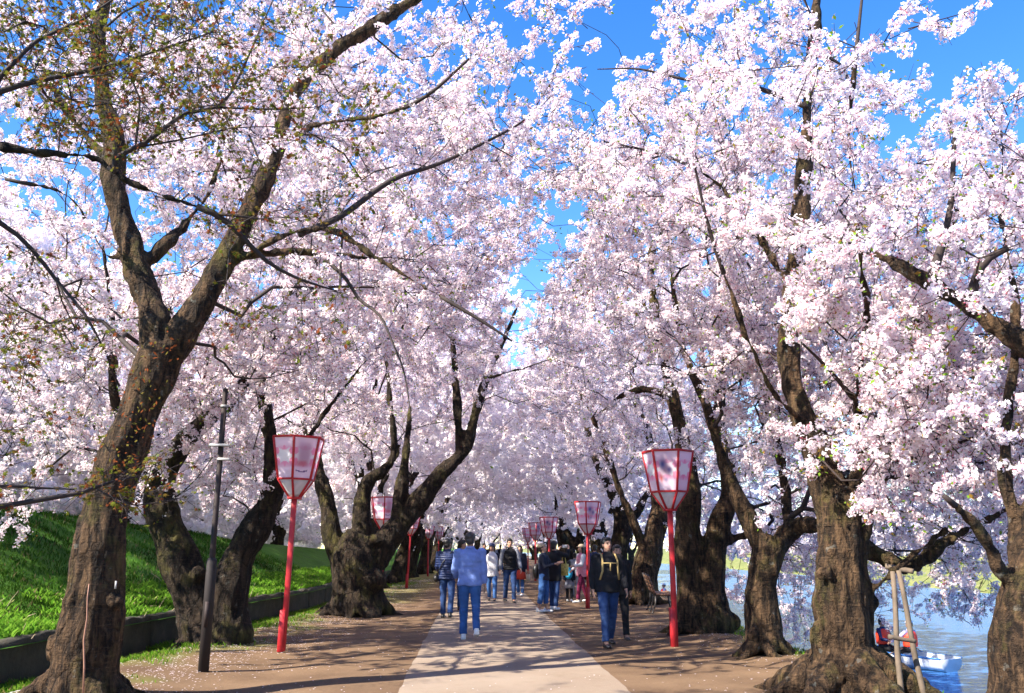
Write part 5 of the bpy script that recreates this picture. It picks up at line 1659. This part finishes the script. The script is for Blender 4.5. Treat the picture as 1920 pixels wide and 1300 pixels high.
trk = np.array([(-4.5, 5.2, -.05, .20), (-4.52, 5.25, 1.2, .17), (-4.45, 5.35, 3.0, .14), (-4.35, 5.45, 4.8, .11), (-4.2, 5.5, 7.0, .06)])
ML = [trk,
      np.vstack([[(-4.46, 5.35, 3.7, .07)], W((-150, 255, 5.7, .05), (0, 276, 5.8, .042), (110, 290, 5.9, .038), (180, 297, 6, .036), (230, 335, 6, .032), (300, 365, 6.1, .029), (400, 400, 6.2, .024), (450, 440, 6.3, .02), (500, 490, 6.4, .016), (560, 523, 6.5, .011), (632, 546, 6.6, .006))]),
      W((213, 325, 6, .022), (216, 297, 6, .02), (272, 268, 6, .017), (350, 212, 6.1, .014), (412, 200, 6.2, .012), (450, 140, 6.3, .009), (492, 45, 6.4, .006), (530, -40, 6.4, .004)),
      np.vstack([[(-4.42, 5.4, 4.0, .05)], W((-80, 205, 5.6, .028), (0, 172, 5.7, .022), (70, 152, 5.8, .018), (180, 130, 5.9, .014), (265, 105, 6, .010), (400, 60, 6.2, .006))]),
      np.vstack([[(-4.4, 5.4, 4.3, .05)], W((-60, 195, 5.7, .02), (0, 145, 5.7, .017), (70, 76, 5.8, .014), (150, 40, 5.9, .010), (240, -20, 6, .006))]),
      np.vstack([[(-4.46, 5.35, 3.0, .04)], W((-100, 385, 5.6, .025), (0, 418, 5.8, .018), (60, 468, 5.9, .015), (105, 525, 6, .013), (160, 590, 6, .009), (190, 645, 6.1, .005))]),
      np.vstack([[(-4.5, 5.3, 1.6, .05)], W((-200, 958, 5.5, .03), (-60, 955, 5.6, .022), (0, 950, 5.8, .018), (90, 935, 6, .016), (150, 925, 6.1, .014), (205, 905, 6.2, .010), (262, 893, 6.4, .005))]),
      W((180, 918, 6.15, .008), (215, 935, 6.2, .007), (255, 948, 6.3, .005), (335, 935, 6.4, .003)),
      np.vstack([[(-4.5, 5.3, 1.75, .04)], W((-120, 925, 5.6, .02), (0, 912, 5.8, .012), (70, 915, 6, .008), (140, 918, 6.1, .004))]),
      W((395, 400, 6.2, .013), (440, 405, 6.2, .010), (505, 413, 6.3, .004)),
      W((255, 272, 6, .010), (262, 185, 6, .008), (240, 130, 6, .006), (250, 40, 6, .004)),
      W((410, 202, 6.2, .009), (520, 205, 6.3, .007), (600, 200, 6.4, .004)), W((265, 275, 6, .008), (340, 262, 6.1, .007), (440, 240, 6.2, .005), (520, 238, 6.2, .003))]
r = np.random.default_rng(5)
pts = []
def region(n, x0, x1, y0, y1, d0=5.5, d1=6.9):
    for _ in range(n): pts.append(P(r.uniform(x0, x1), r.uniform(y0, y1), r.uniform(d0, d1)))
region(260, -60, 420, -40, 150); region(170, 60, 430, 130, 260); region(40, 380, 640, 30, 250); region(14, 330, 640, 380, 620); region(20, -40, 200, 480, 720); region(30, 420, 700, 140, 420)
region(10, -40, 110, 640, 860); region(20, 195, 330, 870, 950, 6, 6.5)
region(30, -500, -60, -200, 500)
build_tree('maple_tree', 'maple with bronze new leaves whose thin dark boughs hang across the upper left', ML, np.array(pts), 61, (-4.5, 5.2, 0), group=None, cat='maple tree', voxel=.03, sprays=SPRAY_MAPLE,
           bark=M_bark_dark, rootn=5, tips=2, along=.8, scl=(.7, 1.1), pathw=.15, step=.25, tip_r=.0026, min_branch_z=1.2, spray_dir=.6, reach=.5)

# reddish shoots growing straight from the leaning trunk
sh = []
for (px, py) in ((245, 800), (262, 790), (240, 830), (270, 760), (215, 880), (230, 900), (250, 730), (300, 640), (280, 660)):
    sh.append(P(px + random.uniform(-30, 30), py + random.uniform(-25, 25), 9.35))
tree1 = [o for o in COL.objects if o.name == 'cherry_tree'][0]
Vs, Qs, Cs = [], [], []; n0 = 0
for c in sh:
    for k in range(22):
        s = SPRAY_MAPLE[0]
        p = c + r.normal(0, 1, 3) * np.array((.13, .08, .12)); d = unit(r.normal(0, 1, 3) + np.array((0, 0, -.3))); q = unit(np.cross(d, r.normal(0, 1, 3))); L = r.uniform(.03, .06)
        Vs.append(np.array([p, p + d * L * .5 + q * L * .22, p + d * L, p + d * L * .5 - q * L * .22]) - np.array(tree1.location)); Qs.append([n0, n0 + 1, n0 + 2, n0 + 3]); n0 += 4
        g = r.uniform(); Cs.append(np.tile((0.24, 0.07, 0.025, 1) if g < .6 else (0.17, 0.14, 0.03, 1), (4, 1)))
o = link_mesh('trunk_shoots', np_mesh('trunk_shoots', np.vstack(Vs), [Qs], attrs={'col': ('FLOAT_COLOR', np.vstack(Cs))}), tree1, [M_leaf]); o['kind'] = 'stuff'
M_shoot = simple('reddish_shoot', (0.30, 0.15, 0.10), .6, .2)
pts = [P(px, py, 9.2) - np.array(tree1.location) for px, py in ((156, 1305), (158, 1250), (157, 1200), (163, 1160), (164, 1120), (167, 1095))]
MB().tube(pts, [.009, .009, .008, .007, .006, .004], 6).build('long_shoot', M_shoot, tree1, True)
MB().box(P(217, 1097, 9.38) - np.array(tree1.location), (.018, .004, .075)).build('number_tag', M_alu, tree1)

def blades(name, label, P0, hgt, wid, cols, lean=.4, seed=1):
    rr = np.random.default_rng(seed); n = len(P0)
    a = rr.uniform(0, 6.283, n); side = np.stack([np.cos(a), np.sin(a), np.zeros(n)], 1) * wid[:, None]
    b = rr.uniform(0, 6.283, n); tip = np.stack([np.cos(b) * lean, np.sin(b) * lean, np.ones(n)], 1) * hgt[:, None] * rr.uniform(.6, 1.2, (n, 1))
    mid = P0 + tip * .5 * np.array((.7, .7, 1.15)); 
    V = np.stack([P0 - side * .6, P0 + side * .6, mid + side, P0 + tip, mid - side], 1).reshape(-1, 3)
    k = np.arange(n)[:, None] * 5
    F4 = k + np.array([[0, 1, 2, 4]]); F3 = k + np.array([[4, 2, 3]])
    C_ = np.repeat(np.concatenate([cols, np.ones((n, 1))], 1), 5, axis=0)
    o = link_mesh(name, np_mesh(name, V, [F4, F3], attrs={'col': ('FLOAT_COLOR', C_)}), None, [M_leaf], False)
    return tag(o, label, kind='stuff')
def bank_points(n, u0, u1, y0, y1, seed):
    rr = np.random.default_rng(seed); out = []
    Y = y0 + (y1 - y0) * rr.uniform(0, 1, n) ** 1.5; U = rr.uniform(u0, u1, n)
    for y, u in zip(Y, U):
        x = float(wall_x(y)) - .1 - u
        z = float(bank_h(u, y)) + vnoise(x, y, 1.3, 4) * .09 * min(1, u * 2) + vnoise(x, y, 4, 6) * .03 * min(1, u * 2)
        out.append((x, y, z))
    return np.array(out)
rr = np.random.default_rng(3)
def gcols(n, a, b, c=None, pc=0.0):
    t = rr.uniform(0, 1, (n, 1)); col = np.array(a) * (1 - t) + np.array(b) * t
    if c is not None:
        m = rr.uniform(0, 1, n) < pc; col[m] = np.array(c)
    return col
p = bank_points(62000, .15, 6.5, 6.5, 34, 1); n = len(p)
blades('grass', 'short green grass over the slope of the bank', p, rr.uniform(.05, .13, n), rr.uniform(.006, .012, n), gcols(n, (.03, .095, .012), (.085, .19, .025), (.24, .21, .10), .08) * (.72 + .55 * vn(p * np.array((1, 1, 0)), 1.1))[:, None], .6, 2)  # noise darkens the blade colour in blotches: painted tree shadow, patchy turf too
p = bank_points(42000, .02, 1.7, 6.5, 42, 5)
p = p[vn(p * np.array((1, 1, 0)), 2.2) > -.2]; n = len(p)
blades('weeds', 'bright leafy weeds along the top of the retaining wall', p + np.array((0, 0, .02)), rr.uniform(.06, .14, n), rr.uniform(.011, .022, n), gcols(n, (.08, .22, .018), (.22, .40, .045), (.30, .28, .12), .05), .8, 3)
# verge at the wall foot and round the trunks, and grass on the shore edge
q = []
for _ in range(60000):
    y = 6 + 40 * rr.uniform() ** 1.6; dw = abs(rr.normal(0, .55)); x = float(wall_x(y)) + .03 + dw
    if vnoise(x, y, 1.1, 5) + vnoise(x, y, 3.1, 8) * .6 > -.05 + dw * .15 + (.25 if y < 9.5 else 0): q.append((x, y, ground_h(x, y)))
for _ in range(5000):
    y = 8 + 30 * rr.uniform() ** 1.3; x = float(shore_x(y)) + rr.uniform(-.5, .35)
    if vnoise(x, y, 1.9, 2) > -.1: q.append((x, y, ground_h(x, y)))
q = np.array(q[:34000]); n = len(q)
blades('verge_grass', 'patchy low grass at the wall foot and along the shore edge', q, rr.uniform(.03, .085, n), rr.uniform(.004, .010, n), gcols(n, (.07, .18, .015), (.17, .30, .03), (.30, .25, .10), .12), .7, 4)
# dry stalks over the bank and wall
q = []
for k in range(60):
    y = rr.uniform(8, 22); u = abs(rr.normal(0, .9)) - .08; x = float(wall_x(y)) - u
    z = float(bank_h(max(u, 0), y)); a = rr.uniform(0, 6.28); L = rr.uniform(.25, .6)
    d = np.array((math.cos(a) * .6, math.sin(a) * .6, rr.uniform(.1, .8)));
    q.append(tube_arrays(np.array([(x, y, z), (x, y, z) + d * L * .5, (x, y, z) + d * L - np.array((0, 0, .04))]), np.array([.006, .005, .003]), 4, True))
mb = MB()
for v, f, t in q: mb.add(v, [f, t])
tag(mb.build('dry_stalks', simple('dry_stalk', (.42, .33, .20), .8, .2), None, True), 'dry pale stalks sticking out of the bank and wall top', kind='stuff')
# fallen petals
q = []
while len(q) < 18000:
    y = 6.5 + 40 * rr.uniform() ** 1.9; w = float(wall_x(y)); s = float(shore_x(y)); t = rr.uniform()
    x = w + .1 + (s - w) * t
    dens = math.exp(-((x - w - 1.2) / .95) ** 2) + .5 * math.exp(-((x - s + .5) / .5) ** 2) + .05
    if rr.uniform() > dens * (.55 + 1.4 * max(0, vnoise(x, y, 1.4, 12) + .2)): continue
    on = -.78 < x - float(curve_x(y)) < 1.74
    if on and rr.uniform() < .65: continue
    q.append((x, y, (.016 if on else ground_h(x, y) + .006), rr.uniform(0, 6.28), rr.uniform(.008, .014) * (1 + y * .02)))
q = np.array(q); n = len(q)
a = q[:, 3]; s = q[:, 4]
off = [np.stack([np.cos(a + k * 1.5708) * s * (1 if k % 2 else .7), np.sin(a + k * 1.5708) * s * (1 if k % 2 else .7), rr.uniform(0, .004, n)], 1) for k in range(4)]
V = np.stack([q[:, :3] + o_ for o_ in off], 1).reshape(-1, 3)
tag(link_mesh('fallen_petals', np_mesh('fallen_petals', V, [np.arange(n * 4).reshape(-1, 4)], attrs={'col': ('FLOAT_COLOR', np.tile((.86, .76, .82, 1), (n * 4, 1)))}), None, [M_petal], False), 'pale fallen petals scattered over the verges and walk', kind='stuff')
